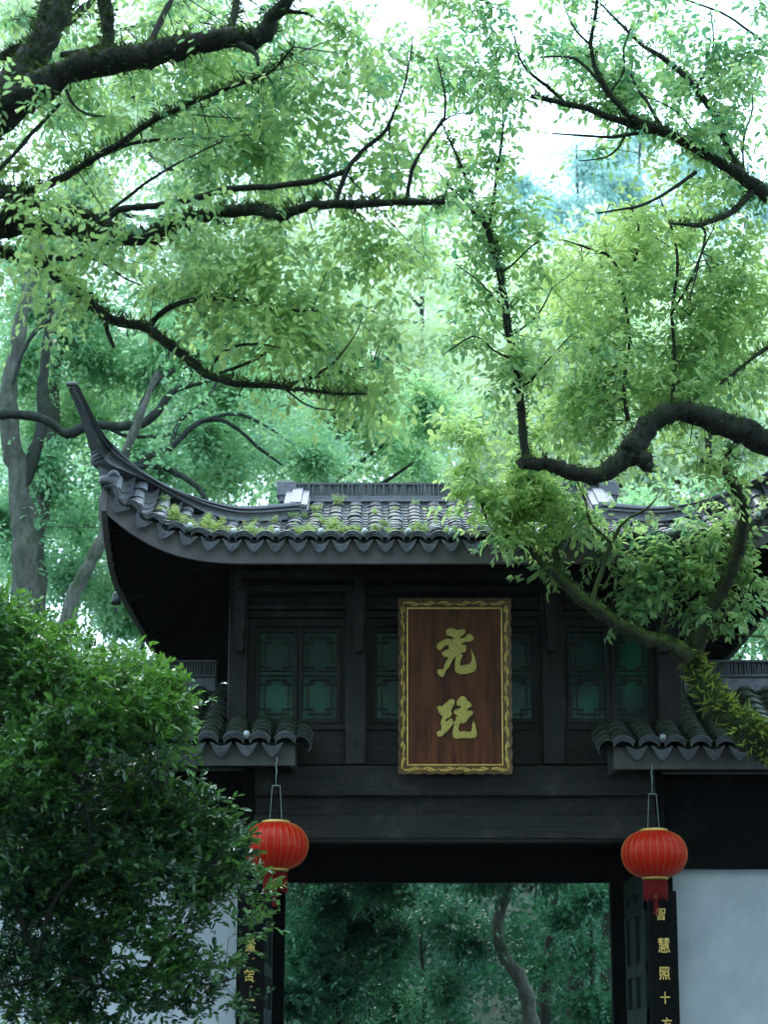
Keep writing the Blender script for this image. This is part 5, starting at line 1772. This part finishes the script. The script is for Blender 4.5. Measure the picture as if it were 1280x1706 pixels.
bg_tree('understorey_tree', 'layered green maple sprays at the right of the gateway view', 980, 30, 6, 1460, [(930, 1560, 60, 28, .7), (990, 1590, 50, 28, .8), (900, 1620, 50, 20, .9), (990, 1500, 50, 30, .5), (960, 1660, 60, 20, .6), (1000, 1680, 40, 30, .7)], M['leaf_dark'], L=.08, W=.04, seed=55, dens=18, dy=1.0, k=7, spray=.25, freq=2)
YC = 28.2
bg_tree('curved_tree', 'pale curved trunk standing right of centre in the gateway view', 850, YC, 14, 1300, [(850, 1380, 120, 50, .4), (760, 1420, 90, 40, .4), (950, 1400, 90, 50, .4)], M['leaf_dark'], 'bark_grey', seed=57, dens=10,
        limbs=[[(905, 2000, YC, 15), (893, 1800, YC, 14), (886, 1706, YC, 13), (880, 1665, YC, 13), (866, 1630, YC, 12), (845, 1600, YC, 11), (833, 1575, YC, 10.5), (829, 1545, YC, 10), (836, 1510, YC, 10), (846, 1480, YC, 10), (850, 1440, YC, 9), (840, 1360, YC, 7)]])
for px, w, Yd, lab in ((918, 12, 31.6, 'thin dark straight trunk beside the pale curved one'), (965, 19, 32, 'broad dark straight trunk, third from the gateway edge'), (1012, 13, 31.8, 'dark straight trunk next to the right door jamb'), (768, 6, 37, 'slim dark trunk in the middle of the gateway view'), (1090, 14, 33, 'dark straight trunk hidden behind the right jamb'), (505, 9, 33, 'dark trunk behind the glossy shrub')):
    bg_tree('dark_tree', lab, px, Yd, w, 1150, [(px, 1330, 120, 50, .3), (px + 60, 1400, 90, 30, .3), (px - 60, 1390, 90, 40, .3), (px + 10, 1230, 110, 60, .3)], M['leaf_dark'], bark='bark_dark', seed=60 + px, dens=6, L=.12, W=.06, dy=1.5, spray=.4, group='straight dark trunks beyond the gateway')
bg_tree('dark_tree', 'shadowy green tree low behind the left eave, beside the wind bell', 230, 33, 10, 900, [(210, 930, 70, 60, .4), (240, 1010, 60, 50, .4), (150, 1040, 80, 60, .3), (60, 960, 90, 70, .3), (270, 1090, 60, 50, .3), (350, 1060, 50, 60, .3), (60, 860, 90, 60, .4), (180, 850, 60, 50, .45)], M['leaf_mid'], seed=91, dens=11, tint=.3, dy=1.5)
bg_tree('dark_tree', 'green tree low behind the ridge of the wing at the right picture edge', 1230, 33, 10, 900, [(1200, 1060, 60, 50, .5), (1250, 1040, 60, 60, .55), (1280, 1100, 50, 50, .5), (1240, 960, 60, 60, .5), (1160, 1090, 50, 40, .4), (1200, 860, 90, 60, .6), (1100, 860, 90, 40, .6)], M['leaf_mid'], seed=93, dens=11, tint=.5, dy=1.5)
# thicket that closes the view beneath the canopy
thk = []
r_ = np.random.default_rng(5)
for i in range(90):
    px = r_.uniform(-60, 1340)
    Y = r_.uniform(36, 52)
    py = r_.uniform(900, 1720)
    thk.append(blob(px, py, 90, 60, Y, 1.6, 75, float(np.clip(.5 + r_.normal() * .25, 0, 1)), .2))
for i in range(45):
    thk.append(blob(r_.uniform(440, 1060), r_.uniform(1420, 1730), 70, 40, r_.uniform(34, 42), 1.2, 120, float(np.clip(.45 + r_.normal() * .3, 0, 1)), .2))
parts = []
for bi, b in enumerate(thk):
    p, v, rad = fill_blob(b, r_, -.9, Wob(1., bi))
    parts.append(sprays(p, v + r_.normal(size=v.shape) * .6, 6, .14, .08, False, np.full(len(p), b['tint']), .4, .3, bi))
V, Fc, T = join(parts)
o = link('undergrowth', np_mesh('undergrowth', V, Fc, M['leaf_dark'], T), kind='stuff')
o['label'] = 'dense dark undergrowth closing the wood behind the gatehouse'
o['category'] = 'undergrowth'

# woods filling the slope far behind the ridge, haze painted into their leaves
parts = []
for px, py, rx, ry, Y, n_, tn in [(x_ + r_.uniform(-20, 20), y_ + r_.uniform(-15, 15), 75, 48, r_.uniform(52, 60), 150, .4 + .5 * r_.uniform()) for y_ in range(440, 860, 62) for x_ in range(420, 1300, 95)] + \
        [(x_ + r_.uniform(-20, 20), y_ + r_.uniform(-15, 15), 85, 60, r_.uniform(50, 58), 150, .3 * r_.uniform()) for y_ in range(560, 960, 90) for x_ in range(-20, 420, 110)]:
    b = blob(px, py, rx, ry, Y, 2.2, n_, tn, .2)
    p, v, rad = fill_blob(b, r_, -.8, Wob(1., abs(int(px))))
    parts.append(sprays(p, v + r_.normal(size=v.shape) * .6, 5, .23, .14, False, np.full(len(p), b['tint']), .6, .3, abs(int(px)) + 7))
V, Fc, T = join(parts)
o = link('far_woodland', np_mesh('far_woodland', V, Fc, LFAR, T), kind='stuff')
o['label'] = 'soft pale woods filling the slope far behind the ridge'
o['category'] = 'woodland'

# the same wood goes on round the sides and behind the viewpoint
parts = []
for i in range(230):
    side_ = r_.uniform()
    if side_ < .56:
        c_ = np.array([r_.uniform(-34, 34), r_.uniform(-24, -9), r_.uniform(1, 21)])
    elif side_ < .78:
        c_ = np.array([r_.uniform(-26, -12), r_.uniform(-10, 24), r_.uniform(1, 17)])
    else:
        c_ = np.array([r_.uniform(12, 26), r_.uniform(-10, 24), r_.uniform(1, 17)])
    b = dict(c=c_, r=np.array([3.2, 2.6, 2.2]), n=30, shell=.1)
    p, v, rad = fill_blob(b, r_, -.9, Wob(1., i))
    parts.append(sprays(p, v + r_.normal(size=v.shape) * .6, 5, .62, .40, False, np.full(len(p), .4), .9, .3, 900 + i))
V, Fc, T = join(parts)
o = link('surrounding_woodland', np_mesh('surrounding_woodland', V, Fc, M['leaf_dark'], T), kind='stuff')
o['label'] = 'dense wood surrounding the gatehouse on every side'
o['category'] = 'woodland'

# ------------------------------------------------------------------ mist in the air
HAZE = True
if HAZE:
    m, nt = new_mat('mist')
    pv = nd(nt, 'ShaderNodeVolumePrincipled')
    pv.inputs['Color'].default_value = (.86, .96, .98, 1)
    pv.inputs['Density'].default_value = .00011
    pv.inputs['Anisotropy'].default_value = .3
    out = nd(nt, 'ShaderNodeOutputMaterial')
    nt.links.new(pv.outputs[0], out.inputs['Volume'])
    h = link('haze', MB().box(-170, 170, -70, 910, -3, 42).mesh('haze', m), kind='stuff')
tris = sum(len(o.data.polygons) for o in bpy.data.objects if o.type == 'MESH' and o.data)
open('/tmp/stats.txt','w').write('TRIS %d ' % sum(len(o.data.loops) - 2 * len(o.data.polygons) for o in bpy.data.objects if o.type == 'MESH') + str(sorted([(len(o.data.polygons),o.name,(o.parent or o).name) for o in bpy.data.objects if o.type=='MESH' and len(o.data.polygons)>5000],reverse=True))+str(tris)) if 0 else print('OBJECTS', len(bpy.data.objects), 'FACES', tris)
